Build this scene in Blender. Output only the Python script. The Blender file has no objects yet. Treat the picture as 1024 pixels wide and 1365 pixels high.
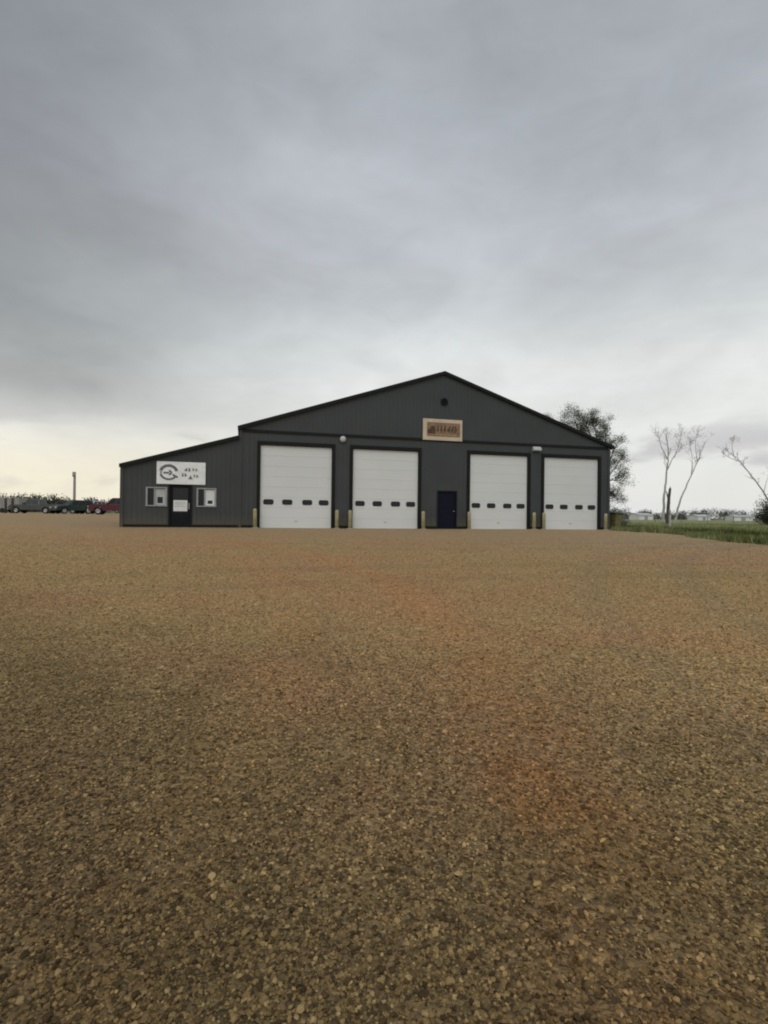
import bpy, bmesh, math, random
import numpy as np
from mathutils import Vector, Matrix, noise as mnoise

scn = bpy.context.scene
COL = scn.collection
R = math.radians
random.seed(7)

# ------------------------------------------------------------------ camera
ZC = 0.77                                   # eye height over the building slab
ROLL = 0.012                                # the hand-held tilt, as a slope
cam_data = bpy.data.cameras.new('camera')
cam = bpy.data.objects.new('camera', cam_data)
COL.objects.link(cam)
cam.location = (0, 0, ZC)
cam.rotation_euler = (R(90.28), -math.atan(ROLL), 0)
cam_data.sensor_width = 36
cam_data.lens = 18.86              # 715 px of the 1365 px high photograph
cam_data.clip_start = 0.05
cam_data.clip_end = 8000
scn.camera = cam

# ------------------------------------------------------------------ exposure
scn.view_settings.view_transform = 'Standard'
scn.view_settings.look = 'None'
scn.view_settings.gamma = 1
scn.view_settings.exposure = 0
scn.view_settings.use_curve_mapping = False
scn.render.engine = 'CYCLES'
scn.cycles.filter_width = 2.0
scn.cycles.use_denoising = True
scn.cycles.denoiser = 'OPENIMAGEDENOISE'
scn.cycles.denoising_input_passes = 'RGB_ALBEDO_NORMAL'
scn.cycles.max_bounces = 6

# ------------------------------------------------------------------ sun + sky
SUN_EL, SUN_AZ = R(48), R(200)              # high behind the cloud, over the shoulder
sd = bpy.data.lights.new('sun', 'SUN')
sd.energy = 1.1
sd.angle = R(60)
sd.color = (1.0, 0.99, 0.96)
sun = bpy.data.objects.new('sun', sd)
COL.objects.link(sun)
sdir = Vector((math.sin(SUN_AZ) * math.cos(SUN_EL), math.cos(SUN_AZ) * math.cos(SUN_EL), math.sin(SUN_EL)))
sun.rotation_euler = sdir.to_track_quat('Z', 'Y').to_euler()
sun.location = (0, 0, 60)

world = bpy.data.worlds.new('World')
scn.world = world
world.use_nodes = True


class NT:
    """small helper to write node trees tersely"""
    def __init__(self, tree):
        self.t = tree; self.n = tree.nodes; self.l = tree.links

    def node(self, typ, **kw):
        nd = self.n.new(typ)
        for k, v in kw.items():
            setattr(nd, k, v)
        return nd

    def put(self, sock, v):
        if isinstance(v, bpy.types.NodeSocket):
            self.l.new(v, sock)
        elif v is not None:
            if isinstance(v, tuple) and len(v) == 3 and sock.type == 'RGBA':
                v = (*v, 1)
            sock.default_value = v

    def math(self, op, a, b=None, c=None, clamp=False):
        nd = self.node('ShaderNodeMath', operation=op, use_clamp=clamp)
        self.put(nd.inputs[0], a)
        if b is not None: self.put(nd.inputs[1], b)
        if c is not None: self.put(nd.inputs[2], c)
        return nd.outputs[0]

    def vmath(self, op, a, b=None):
        nd = self.node('ShaderNodeVectorMath', operation=op)
        self.put(nd.inputs[0], a)
        if b is not None: self.put(nd.inputs[1], b)
        return nd.outputs[0]

    def mix(self, fac, a, b, blend='MIX'):
        nd = self.node('ShaderNodeMix', data_type='RGBA', blend_type=blend)
        nd.clamp_factor = True
        self.put(nd.inputs[0], fac); self.put(nd.inputs[6], a); self.put(nd.inputs[7], b)
        return nd.outputs[2]

    def ramp(self, fac, stops, interp='LINEAR'):
        nd = self.node('ShaderNodeValToRGB')
        cr = nd.color_ramp; cr.interpolation = interp
        while len(cr.elements) < len(stops): cr.elements.new(0.5)
        for e, (p, c) in zip(cr.elements, stops):
            e.position = p
            e.color = (c, c, c, 1) if isinstance(c, (int, float)) else (*c, 1)
        self.put(nd.inputs[0], fac)
        return nd.outputs[0]

    def smooth(self, v, a, b, lo=0.0, hi=1.0):
        nd = self.node('ShaderNodeMapRange', interpolation_type='SMOOTHSTEP')
        self.put(nd.inputs[0], v)
        for i, x in enumerate((a, b, lo, hi)): nd.inputs[i + 1].default_value = x
        return nd.outputs[0]

    def noise(self, vec, scale, detail=4, rough=0.55, dist=0.0):
        nd = self.node('ShaderNodeTexNoise')
        if vec is not None: self.put(nd.inputs['Vector'], vec)
        nd.inputs['Scale'].default_value = scale
        nd.inputs['Detail'].default_value = detail
        nd.inputs['Roughness'].default_value = rough
        nd.inputs['Distortion'].default_value = dist
        return nd

    def voronoi(self, vec, scale, feature='F1', rand=1.0):
        nd = self.node('ShaderNodeTexVoronoi', feature=feature)
        self.put(nd.inputs['Vector'], vec)
        nd.inputs['Scale'].default_value = scale
        nd.inputs['Randomness'].default_value = rand
        return nd

    def bump(self, h, strength=0.3, dist=0.01, normal=None):
        nd = self.node('ShaderNodeBump')
        nd.inputs['Strength'].default_value = strength
        nd.inputs['Distance'].default_value = dist
        self.put(nd.inputs['Height'], h)
        if normal is not None: self.put(nd.inputs['Normal'], normal)
        return nd.outputs[0]


SCRAP_X = 0.1
SKY_OFF = 0.0


def build_sky():
    w = NT(world.node_tree)
    w.n.clear()
    out = w.node('ShaderNodeOutputWorld')
    bg = w.node('ShaderNodeBackground')
    bg.inputs[1].default_value = 0.1
    sky = w.node('ShaderNodeTexSky', sky_type='NISHITA')
    sky.sun_disc = False
    sky.sun_elevation = SUN_EL
    sky.sun_rotation = SUN_AZ
    sky.air_density = 1.2; sky.dust_density = 2.5
    tc = w.node('ShaderNodeTexCoord')
    d = tc.outputs['Generated']
    sep = w.node('ShaderNodeSeparateXYZ'); w.put(sep.inputs[0], d)
    x, y, z = sep.outputs
    zc = w.math('MAXIMUM', z, 0.0)
    inv = w.math('DIVIDE', 1.0, w.math('ADD', zc, 0.22))
    cmb = w.node('ShaderNodeCombineXYZ')
    w.put(cmb.inputs[0], w.math('MULTIPLY', x, inv)); w.put(cmb.inputs[1], w.math('MULTIPLY', y, inv))
    cmb.inputs[2].default_value = 3.7
    p = cmb.outputs[0]
    mp = w.node('ShaderNodeMapping')
    w.put(mp.inputs[0], p)
    mp.inputs['Rotation'].default_value = (0, 0, R(28))
    mp.inputs['Scale'].default_value = (0.6, 1.0, 1.0)
    n1 = w.noise(mp.outputs[0], 1.0, 5, 0.5, 0.6).outputs[0]
    mpd = w.node('ShaderNodeMapping'); w.put(mpd.inputs[0], d)
    mpd.inputs['Rotation'].default_value = (0, R(-24), 0); mpd.inputs['Scale'].default_value = (1.0, 1.0, 2.1)
    mpd.inputs['Location'].default_value = (SKY_OFF, 0.2, 0.4)
    n2 = w.noise(mpd.outputs[0], 2.7, 6, 0.52, 0.35).outputs[0]
    n3 = w.noise(p, 0.6, 2, 0.5).outputs[0]
    # elevation profile of the overcast, warped by the cloud noise
    e = w.math('ADD', zc, w.math('MULTIPLY', w.math('SUBTRACT', n1, 0.5), w.smooth(zc, 0.03, 0.30, 0.03, 0.22)))
    base = w.ramp(e, [(0.0, (0.765, 0.765, 0.73)), (0.125, (0.83, 0.83, 0.79)), (0.215, (0.76, 0.775, 0.76)),
                      (0.30, (0.60, 0.635, 0.645)), (0.40, (0.555, 0.58, 0.60)), (0.48, (0.545, 0.57, 0.61)),
                      (0.60, (0.475, 0.505, 0.545)), (0.71, (0.405, 0.43, 0.46)), (1.0, (0.41, 0.43, 0.47))])
    # thicker cloud to the left
    thick = w.smooth(w.math('ADD', x, w.math('MULTIPLY', w.math('SUBTRACT', n1, 0.5), 0.35)), -0.60, 0.0, 0.53, 1.0)
    thick = w.mix(w.smooth(zc, 0.11, 0.21), (1, 1, 1), thick)
    base = w.mix(1.0, base, thick, 'MULTIPLY')
    # brighter, thinner cloud where the low light comes through, ahead and to the right
    az = w.math('ARCTAN2', x, y)
    azr = w.math('ABSOLUTE', w.math('SUBTRACT', az, 0.30))
    glow = w.math('MULTIPLY', w.smooth(azr, 0.10, 0.85, 1.0, 0.0), w.smooth(w.math('ADD', zc, w.math('MULTIPLY', w.math('SUBTRACT', n1, 0.5), 0.16)), 0.24, 0.40, 1.0, 0.0))
    base = w.mix(w.math('MULTIPLY', glow, 0.75), base, (0.83, 0.84, 0.82))
    # warm low band away to the left
    warm = w.math('MULTIPLY', w.smooth(az, 0.0, -0.52), w.smooth(zc, 0.04, 0.17, 1.0, 0.0))
    base = w.mix(w.math('MULTIPLY', warm, 0.9), base, (0.95, 0.875, 0.69))
    # cloud body light and dark
    body = w.math('ADD', w.math('MULTIPLY', w.math('SUBTRACT', n2, 0.5), 0.62), w.math('MULTIPLY', w.math('SUBTRACT', n3, 0.5), 0.25))
    n5 = w.noise(mpd.outputs[0], 7.5, 6, 0.6, 0.6).outputs[0]
    body = w.math('ADD', body, w.math('MULTIPLY', w.math('SUBTRACT', n5, 0.5), 0.26))
    body = w.math('MULTIPLY', body, w.smooth(zc, 0.01, 0.20, 0.25, 1.0))
    col = w.mix(1.0, base, w.math('ADD', body, 1.0), 'MULTIPLY')
    # low ragged grey scraps above the horizon
    mp2 = w.node('ShaderNodeMapping'); w.put(mp2.inputs[0], d)
    mp2.inputs['Scale'].default_value = (1.0, 1.0, 3.6)
    mp2.inputs['Location'].default_value = (SCRAP_X, 0.0, 0.55)
    n4 = w.noise(mp2.outputs[0], 3.4, 5, 0.55, 0.3).outputs[0]
    scrap = w.math('MULTIPLY', w.smooth(n4, 0.50, 0.64), w.smooth(zc, 0.18, 0.12))
    scrap = w.math('MULTIPLY', scrap, w.smooth(zc, 0.01, 0.06))
    col = w.mix(w.math('MULTIPLY', scrap, 0.6), col, (0.47, 0.465, 0.475))
    col10 = w.mix(1.0, col, (10, 10, 10), 'MULTIPLY')
    fin = w.mix(0.94, sky.outputs[0], col10)
    w.l.new(fin, bg.inputs[0])
    w.l.new(bg.outputs[0], out.inputs[0])


build_sky()

# ------------------------------------------------------------------ helpers
MATS = {}


def material(name, color, rough=0.6, var=0.15, scale=3.0, spec=0.4, metal=0.0, bump=0.0, bscale=60, dirt=None, splash=False):
    """procedural paint / metal / wood: base colour broken up by two noises, optional dirt colour and fine bump"""
    if name in MATS: return MATS[name]
    m = bpy.data.materials.new(name); m.use_nodes = True
    t = NT(m.node_tree)
    b = t.n['Principled BSDF']
    tc = t.node('ShaderNodeTexCoord').outputs['Object']
    n1 = t.noise(tc, scale, 5, 0.6).outputs[0]
    f = t.smooth(n1, 0.3, 0.7, 1 - var, 1 + var)
    c = t.mix(1.0, (*color, 1), f, 'MULTIPLY')
    if dirt:
        n2 = t.noise(tc, scale * 2.3, 6, 0.65, 0.4).outputs[0]
        c = t.mix(t.smooth(n2, 0.52, 0.75, 0.0, 0.55), c, (*dirt, 1))
    if splash:                               # mud thrown up on the foot of the walls
        sz = t.node('ShaderNodeSeparateXYZ'); t.put(sz.inputs[0], tc)
        hz = t.math('ADD', sz.outputs[2], t.math('MULTIPLY', t.noise(tc, 5.0, 6, 0.7).outputs[0], -0.7))
        c = t.mix(t.smooth(hz, -0.25, 0.45, 0.5, 0.0), c, (0.12, 0.095, 0.065, 1))
    t.put(b.inputs['Base Color'], c)
    t.put(b.inputs['Roughness'], t.smooth(n1, 0.25, 0.75, max(0.02, rough - 0.08), min(1, rough + 0.08)))
    b.inputs['Metallic'].default_value = metal
    b.inputs['Specular IOR Level'].default_value = spec
    if bump:
        nb = t.noise(tc, bscale, 3, 0.6).outputs[0]
        t.put(b.inputs['Normal'], t.bump(nb, bump, 0.01))
    MATS[name] = m
    return m


def glass_mat(name, tint=(0.012, 0.014, 0.016), rough=0.05):
    if name in MATS: return MATS[name]
    m = bpy.data.materials.new(name); m.use_nodes = True
    t = NT(m.node_tree); b = t.n['Principled BSDF']
    tc = t.node('ShaderNodeTexCoord').outputs['Object']
    n = t.noise(tc, 2.0, 2).outputs[0]
    t.put(b.inputs['Base Color'], (*tint, 1))
    t.put(b.inputs['Roughness'], t.smooth(n, 0.3, 0.7, rough, rough + 0.06))
    b.inputs['Specular IOR Level'].default_value = 0.3
    MATS[name] = m
    return m


def link(name, bm, mat, parent=None, smooth=False, **props):
    me = bpy.data.meshes.new(name)
    bm.normal_update()
    bm.to_mesh(me); bm.free()
    if smooth:
        for p in me.polygons: p.use_smooth = True
    for mm in (mat if isinstance(mat, (list, tuple)) else [mat]):
        me.materials.append(mm)
    o = bpy.data.objects.new(name, me)
    COL.objects.link(o)
    if parent: o.parent = parent
    for k, v in props.items(): o[k] = v
    return o


def raw(name, verts, faces, mat, parent=None, smooth=False, **props):
    me = bpy.data.meshes.new(name)
    me.from_pydata([tuple(v) for v in verts], [], faces)
    me.update()
    if smooth: me.polygons.foreach_set('use_smooth', [True] * len(me.polygons))
    me.materials.append(mat)
    o = bpy.data.objects.new(name, me)
    COL.objects.link(o)
    if parent: o.parent = parent
    for k, v in props.items(): o[k] = v
    return o


def empty(name, loc, rz=0.0, **props):
    o = bpy.data.objects.new(name, None)
    o.empty_display_size = 0.3
    o.location = loc; o.rotation_euler = (0, 0, rz)
    COL.objects.link(o)
    for k, v in props.items(): o[k] = v
    return o


def copy_tree(o, parent=None):
    c = o.copy(); COL.objects.link(c)
    if parent: c.parent = parent
    for ch in list(o.children): copy_tree(ch, c)
    return c


def box(bm, a, b, bevel=0.0, mi=0):
    x0, y0, z0 = a; x1, y1, z1 = b
    vs = [bm.verts.new(v) for v in ((x0, y0, z0), (x1, y0, z0), (x1, y1, z0), (x0, y1, z0), (x0, y0, z1), (x1, y0, z1), (x1, y1, z1), (x0, y1, z1))]
    fs = []
    for f in ((3, 2, 1, 0), (4, 5, 6, 7), (0, 1, 5, 4), (1, 2, 6, 5), (2, 3, 7, 6), (3, 0, 4, 7)):
        fc = bm.faces.new([vs[i] for i in f]); fc.material_index = mi; fs.append(fc)
    if bevel:
        es = list({e for f in fs for e in f.edges})
        bmesh.ops.bevel(bm, geom=es, offset=bevel, segments=2, affect='EDGES', profile=0.6)


def prism(bm, pts, axis, a, b, mi=0):
    """closed outline pts (2-D) extruded along axis between a and b"""
    def P(u, v, w):
        return {'y': (u, w, v), 'x': (w, u, v), 'z': (u, v, w)}[axis]
    lo = [bm.verts.new(P(u, v, a)) for u, v in pts]
    hi = [bm.verts.new(P(u, v, b)) for u, v in pts]
    n = len(pts)
    fs = [bm.faces.new(lo), bm.faces.new(hi[::-1])]
    for i in range(n):
        fs.append(bm.faces.new([lo[i], hi[i], hi[(i + 1) % n], lo[(i + 1) % n]]))
    for f in fs: f.material_index = mi
    bmesh.ops.recalc_face_normals(bm, faces=fs)
    return fs


def lathe(bm, prof, n=24, center=(0, 0, 0), axis='z', mi=0):
    """revolve (r, h) profile"""
    rings = []
    cx, cy, cz = center
    for r, h in prof:
        ring = []
        for k in range(n):
            a = 2 * math.pi * k / n
            u, v = r * math.cos(a), r * math.sin(a)
            p = {'z': (cx + u, cy + v, cz + h), 'y': (cx + u, cy + h, cz + v), 'x': (cx + h, cy + u, cz + v)}[axis]
            ring.append(bm.verts.new(p))
        rings.append(ring)
    fs = []
    for i in range(len(rings) - 1):
        for k in range(n):
            fs.append(bm.faces.new([rings[i][k], rings[i][(k + 1) % n], rings[i + 1][(k + 1) % n], rings[i + 1][k]]))
    fs.append(bm.faces.new(rings[0][::-1])); fs.append(bm.faces.new(rings[-1]))
    for f in fs: f.material_index = mi
    bmesh.ops.recalc_face_normals(bm, faces=fs)


def rrect(cx, cz, w, h, r, n=5):
    pts = []
    for sx, sz, a0 in ((1, 1, 0), (-1, 1, 90), (-1, -1, 180), (1, -1, 270)):
        for k in range(n + 1):
            a = R(a0 + 90 * k / n)
            pts.append((cx + sx * (w / 2 - r) + r * math.cos(a), cz + sz * (h / 2 - r) + r * math.sin(a)))
    return pts


def ringprism(bm, outer, inner, y0, y1, mi=0):
    """frame between two outlines with the same point count, extruded in y"""
    n = len(outer)
    V = [[bm.verts.new((u, yy, v)) for u, v in o] for o, yy in ((outer, y0), (inner, y0), (outer, y1), (inner, y1))]
    fs = []
    for i in range(n):
        j = (i + 1) % n
        fs.append(bm.faces.new([V[0][i], V[0][j], V[1][j], V[1][i]]))
        fs.append(bm.faces.new([V[2][i], V[3][i], V[3][j], V[2][j]]))
        fs.append(bm.faces.new([V[0][i], V[2][i], V[2][j], V[0][j]]))
        fs.append(bm.faces.new([V[1][i], V[1][j], V[3][j], V[3][i]]))
    for f in fs: f.material_index = mi
    bmesh.ops.recalc_face_normals(bm, faces=fs)


def sstep(a, b, v):
    t = np.clip((v - a) / (b - a), 0, 1)
    return t * t * (3 - 2 * t)


FK = 0.715                                  # distances: metres per unit of the first survey


def ground_z(X, Y):
    """the pad rises gently from where one stands to the building, and a little more on the far left"""
    X = np.asarray(X, float); Y = np.asarray(Y, float) / FK
    t = np.clip(1 - Y / 36.0, 0, 1.5)
    z = -0.76 * np.where(t < 1, t * (0.75 + 0.25 * t), t)
    z = z + 0.38 * sstep(24, 76, Y) * sstep(-7, -26, X)
    z = z + 0.012 * np.sin(X * 0.35 + 1.3) * np.sin(Y * 0.27) * sstep(1, 8, Y)
    return z


def gz(x, y): return float(ground_z(x, y))


def at(px, py, Z):
    """photograph pixel and distance -> place in the scene"""
    hy = 686 + ROLL * (px - 512)
    return Vector(((px - 512) / 1000 * Z, Z * FK, ZC + (hy - py) / 1000 * Z))


# ------------------------------------------------------------------ materials
# worn wheel tracks on the lot: centre x, centre y, radius, half width, strength, tint
TRACKS = [(-19.0, 3.5, 19.95, 0.60, 0.8, (1.04, 0.91, 0.78)), (-19.0, 3.5, 18.15, 0.40, 0.45, (1.04, 0.94, 0.82)),
          (9.0, -22.0, 33.0, 0.6, 0.5, (0.78, 0.77, 0.76)), (9.0, -22.0, 34.8, 0.6, 0.5, (0.76, 0.76, 0.76)),
          (-4.0, 60.0, 44.5, 0.6, 0.35, (0.80, 0.79, 0.78)), (-4.0, 60.0, 42.7, 0.55, 0.35, (0.82, 0.81, 0.80)),
          (24.0, 2.0, 20.0, 0.42, 0.7, (0.80, 0.82, 0.84)), (24.0, 2.0, 21.7, 0.40, 0.6, (0.80, 0.82, 0.84))]


def gravel_material(pebble=False):
    m = bpy.data.materials.new('pebbles' if pebble else 'gravel'); m.use_nodes = True
    t = NT(m.node_tree); b = t.n['Principled BSDF']
    geo = t.node('ShaderNodeNewGeometry')
    pos = geo.outputs['Position']
    flat = t.vmath('MULTIPLY', pos, (1.0, 1.0, 0.0))
    # broad patches: tan, red-brown, olive grey
    big = t.noise(flat, 0.16, 4, 0.55, 0.6).outputs[0]
    mp = t.node('ShaderNodeMapping'); t.put(mp.inputs[0], flat)
    mp.inputs['Scale'].default_value = (0.22, 1.0, 1.0); mp.inputs['Rotation'].default_value = (0, 0, R(-12))
    streak = t.noise(mp.outputs[0], 0.55, 5, 0.6, 0.3).outputs[0]
    mid = t.noise(flat, 1.1, 5, 0.6, 0.4).outputs[0]
    patch = t.ramp(big, [(0.30, (0.43, 0.325, 0.150)), (0.45, (0.46, 0.340, 0.170)), (0.56, (0.48, 0.315, 0.165)),
                         (0.68, (0.45, 0.340, 0.185))])
    # foreground shade painted into the colour, easing off ahead; paler fines mixed in beyond
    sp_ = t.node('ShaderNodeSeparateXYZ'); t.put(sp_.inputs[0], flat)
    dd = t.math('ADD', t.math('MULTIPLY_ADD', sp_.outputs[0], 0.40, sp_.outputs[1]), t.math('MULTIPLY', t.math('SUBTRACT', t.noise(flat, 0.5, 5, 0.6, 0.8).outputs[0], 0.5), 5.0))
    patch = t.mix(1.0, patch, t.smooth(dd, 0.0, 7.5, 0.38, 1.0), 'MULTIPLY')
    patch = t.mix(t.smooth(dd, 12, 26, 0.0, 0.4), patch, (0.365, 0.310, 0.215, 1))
    # rusty wheel tracks sweeping across the lot
    for cx, cy, rad, wid, amt, tc_ in TRACKS:
        dx = t.math('SUBTRACT', sp_.outputs[0], cx); dy = t.math('SUBTRACT', sp_.outputs[1], cy)
        rr = t.math('SQRT', t.math('ADD', t.math('MULTIPLY', dx, dx), t.math('MULTIPLY', dy, dy)))
        off = t.math('ABSOLUTE', t.math('SUBTRACT', rr, rad))
        band = t.math('MULTIPLY', t.smooth(off, wid * 0.25, wid, 1.0, 0.0), t.smooth(t.noise(flat, 0.9, 5, 0.65, 0.5).outputs[0], 0.30, 0.52))
        patch = t.mix(t.math('MULTIPLY', band, amt), patch, t.mix(1.0, patch, (*tc_, 1), 'MULTIPLY'))
    # rust-coloured spill on the stones
    px_ = t.math('DIVIDE', t.math('SUBTRACT', sp_.outputs[0], 0.84), 0.34); py_ = t.math('DIVIDE', t.math('SUBTRACT', sp_.outputs[1], 2.72), 0.52)
    pr_ = t.math('ADD', t.math('SQRT', t.math('ADD', t.math('MULTIPLY', px_, px_), t.math('MULTIPLY', py_, py_))), t.math('MULTIPLY', t.math('SUBTRACT', t.noise(flat, 2.2, 5, 0.65).outputs[0], 0.5), 1.6))
    patch = t.mix(t.smooth(pr_, 0.25, 1.2, 0.55, 0.0), patch, t.mix(1.0, patch, (1.08, 0.86, 0.66, 1), 'MULTIPLY'))
    if pebble:
        rnd = t.node('ShaderNodeObjectInfo').outputs['Random']
        att = t.node('ShaderNodeAttribute', attribute_type='INSTANCER', attribute_name='tone').outputs['Fac']
        stone = t.ramp(att, [(0.0, (0.17, 0.135, 0.10)), (0.3, (0.44, 0.38, 0.30)), (0.5, (0.82, 0.76, 0.66)),
                             (0.62, (1.05, 0.92, 0.74)), (0.8, (1.5, 1.40, 1.2)), (1.0, (2.2, 2.15, 2.0))])
        grain = t.noise(pos, 160, 4, 0.6).outputs[0]
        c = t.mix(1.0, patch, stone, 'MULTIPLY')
        c = t.mix(1.0, c, t.smooth(grain, 0.3, 0.7, 0.8, 1.2), 'MULTIPLY')
        t.put(b.inputs['Base Color'], c)
        b.inputs['Roughness'].default_value = 0.7
        b.inputs['Specular IOR Level'].default_value = 0.2
        t.put(b.inputs['Normal'], t.bump(grain, 0.35, 0.002))
    else:
        warp = t.noise(flat, 25, 2).outputs['Color']
        wv = t.vmath('ADD', flat, t.vmath('MULTIPLY', warp, (0.012, 0.012, 0.0)))
        v1 = t.voronoi(wv, 42); v2 = t.voronoi(wv, 21); ve = t.voronoi(wv, 42, 'DISTANCE_TO_EDGE')
        cell = t.node('ShaderNodeSeparateXYZ'); t.put(cell.inputs[0], v1.outputs['Color'])
        stone = t.ramp(cell.outputs[0], [(0.0, (0.42, 0.38, 0.33)), (0.35, (0.80, 0.75, 0.68)), (0.6, (1.05, 0.98, 0.90)),
                                         (0.8, (1.10, 0.92, 0.78)), (1.0, (1.55, 1.50, 1.40))])
        c = t.mix(1.0, patch, stone, 'MULTIPLY')
        t.put(b.inputs['Base Color'], c)
        b.inputs['Roughness'].default_value = 0.8
        b.inputs['Specular IOR Level'].default_value = 0.35
        h = t.math('ADD', t.math('MULTIPLY', t.smooth(ve.outputs['Distance'], 0.0, 0.35), t.math('ADD', t.math('MULTIPLY', cell.outputs[1], 0.8), 0.3)),
                   t.math('MULTIPLY', t.smooth(v2.outputs['Distance'], 0.1, 0.7, 1.0, 0.0), 0.7))
        t.put(b.inputs['Normal'], t.bump(h, 0.9, 0.014))
    return m


def grass_material(blade=False):
    m = bpy.data.materials.new('grass_blade' if blade else 'grass_ground'); m.use_nodes = True
    t = NT(m.node_tree); b = t.n['Principled BSDF']
    pos = t.node('ShaderNodeNewGeometry').outputs['Position']
    flat = t.vmath('MULTIPLY', pos, (1.0, 1.0, 0.0))
    big = t.noise(flat, 0.05, 5, 0.6, 0.5).outputs[0]
    mp = t.node('ShaderNodeMapping'); t.put(mp.inputs[0], flat); mp.inputs['Scale'].default_value = (0.12, 1.0, 1.0)
    band = t.noise(mp.outputs[0], 0.11, 4, 0.6, 0.3).outputs[0]
    mid = t.noise(flat, 0.9, 5, 0.6).outputs[0]
    c = t.ramp(big, [(0.32, (0.13, 0.16, 0.048)), (0.5, (0.175, 0.205, 0.07)), (0.66, (0.24, 0.245, 0.11))])
    c = t.mix(t.smooth(band, 0.40, 0.60, 0.1, 0.7), c, (0.29, 0.295, 0.15, 1))
    sx = t.node('ShaderNodeSeparateXYZ'); t.put(sx.inputs[0], flat)
    c = t.mix(t.smooth(t.math('ADD', sx.outputs[0], t.math('MULTIPLY', mid, 2.0)), 18.5, 21.0, 1.0, 0.0), c, t.mix(t.smooth(sx.outputs[0], 14.0, 15.8, 0.25, 0.85), c, (0.062, 0.076, 0.018, 1)))
    c = t.mix(1.0, c, t.smooth(mid, 0.3, 0.7, 0.75, 1.25), 'MULTIPLY')
    if not blade:
        # soil showing where the grass is thin
        fine = t.noise(flat, 6, 5, 0.65).outputs[0]
        c = t.mix(t.smooth(fine, 0.55, 0.72, 0.0, 0.5), c, (0.11, 0.085, 0.05, 1))
        t.put(b.inputs['Normal'], t.bump(t.noise(flat, 14, 4, 0.7).outputs[0], 0.8, 0.08))
    else:
        tone = t.node('ShaderNodeAttribute', attribute_type='GEOMETRY', attribute_name='tone').outputs['Fac']
        c = t.mix(1.0, c, t.smooth(tone, 0, 1, 0.65, 1.4), 'MULTIPLY')
    t.put(b.inputs['Base Color'], c)
    b.inputs['Roughness'].default_value = 0.75
    b.inputs['Specular IOR Level'].default_value = 0.2
    return m


def leaf_material(name, c0, c1, c2):
    m = bpy.data.materials.new(name); m.use_nodes = True
    t = NT(m.node_tree); b = t.n['Principled BSDF']
    tone = t.node('ShaderNodeAttribute', attribute_type='GEOMETRY', attribute_name='tone').outputs['Fac']
    c = t.ramp(tone, [(0.0, c0), (0.5, c1), (1.0, c2)])
    t.put(b.inputs['Base Color'], c)
    b.inputs['Roughness'].default_value = 0.6
    b.inputs['Specular IOR Level'].default_value = 0.25
    return m


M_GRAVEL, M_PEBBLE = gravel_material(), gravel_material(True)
M_GRASS, M_BLADE = grass_material(), grass_material(True)
M_SIDING = material('charcoal_siding', (0.052, 0.058, 0.059), 0.55, 0.10, 0.6, 0.3, splash=True)
M_TRIM = material('black_trim', (0.009, 0.010, 0.0095), 0.55, 0.15, 1.5, 0.2)
M_ROOF = material('dark_roofing', (0.030, 0.032, 0.032), 0.5, 0.12, 0.6)
M_DOORWHITE = material('white_door_steel', (0.68, 0.70, 0.69), 0.5, 0.02, 0.5, 0.35)
M_SEAL = material('rubber_seal', (0.02, 0.02, 0.02), 0.8)
M_GLASS = glass_mat('dark_glass')
M_NAVY = material('navy_door', (0.005, 0.0065, 0.018), 0.6, 0.15, 2, 0.15)
M_DARKDOOR = material('dark_door', (0.007, 0.010, 0.012), 0.6, 0.15, 2, 0.15)
M_WHITE = material('white_paint', (0.70, 0.71, 0.70), 0.5, 0.04, 2)
M_BLIND = material('white_blind', (0.45, 0.46, 0.46), 0.7, 0.08, 4)
M_FRAME = material('grey_window_frame', (0.30, 0.31, 0.31), 0.5, 0.1, 4)
M_STEEL = material('brushed_steel', (0.45, 0.45, 0.44), 0.35, 0.1, 8, metal=1.0)
M_BOLLARD = material('faded_yellow_paint', (0.36, 0.33, 0.19), 0.6, 0.2, 3.5, dirt=(0.20, 0.17, 0.11))
M_BARK = material('bark', (0.17, 0.15, 0.13), 0.9, 0.3, 6, 0.2, bump=0.7, bscale=25)
M_BARKPALE = material('pale_bark', (0.30, 0.285, 0.27), 0.9, 0.25, 4, 0.2, bump=0.6, bscale=20)
M_BARKDARK = material('dark_bark', (0.085, 0.08, 0.07), 0.9, 0.3, 6, 0.2, bump=0.7, bscale=25)

TH = math.atan(0.2627)                      # the front turns away to the right
BX, BY = -7.33, 27.14
# ------------------------------------------------------------------ ground
def axis_coords(fine0, fine1, step, far):
    a = list(np.arange(fine0, fine1 + 1e-6, step))
    lo, hi, s = fine0, fine1, step
    while lo > -far or hi < far:
        s *= 1.35
        if lo > -far: lo -= s; a.insert(0, lo)
        if hi < far: hi += s; a.append(hi)
    return np.array(a)


def sheet(name, xs, ys, zfun, mat, **props):
    Xg, Yg = np.meshgrid(xs, ys)
    Zg = zfun(Xg, Yg)
    nx, ny = len(xs), len(ys)
    verts = np.stack([Xg.ravel(), Yg.ravel(), Zg.ravel()], 1)
    i = np.arange((ny - 1) * nx).reshape(ny - 1, nx)[:, :-1].ravel()
    faces = np.stack([i, i + 1, i + 1 + nx, i + nx], 1)
    return raw(name, verts.tolist(), faces.tolist(), mat, smooth=True, **props)


sheet('ground', axis_coords(-90, 60, 1.5, 4000), axis_coords(-20, 130, 1.5, 4000), lambda X, Y: ground_z(X, Y) - 0.02, M_GRASS, kind='structure')


def lot_edge(Y):
    Y = Y / FK
    return 14.25 + 0.30 * np.sin(Y * 0.55 + 0.5) + 0.16 * np.sin(Y * 1.7) - 0.55 * sstep(46, 52, Y) - 0.3 * sstep(10, 30, Y) + 1.4 * sstep(22, 8, Y)


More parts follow.
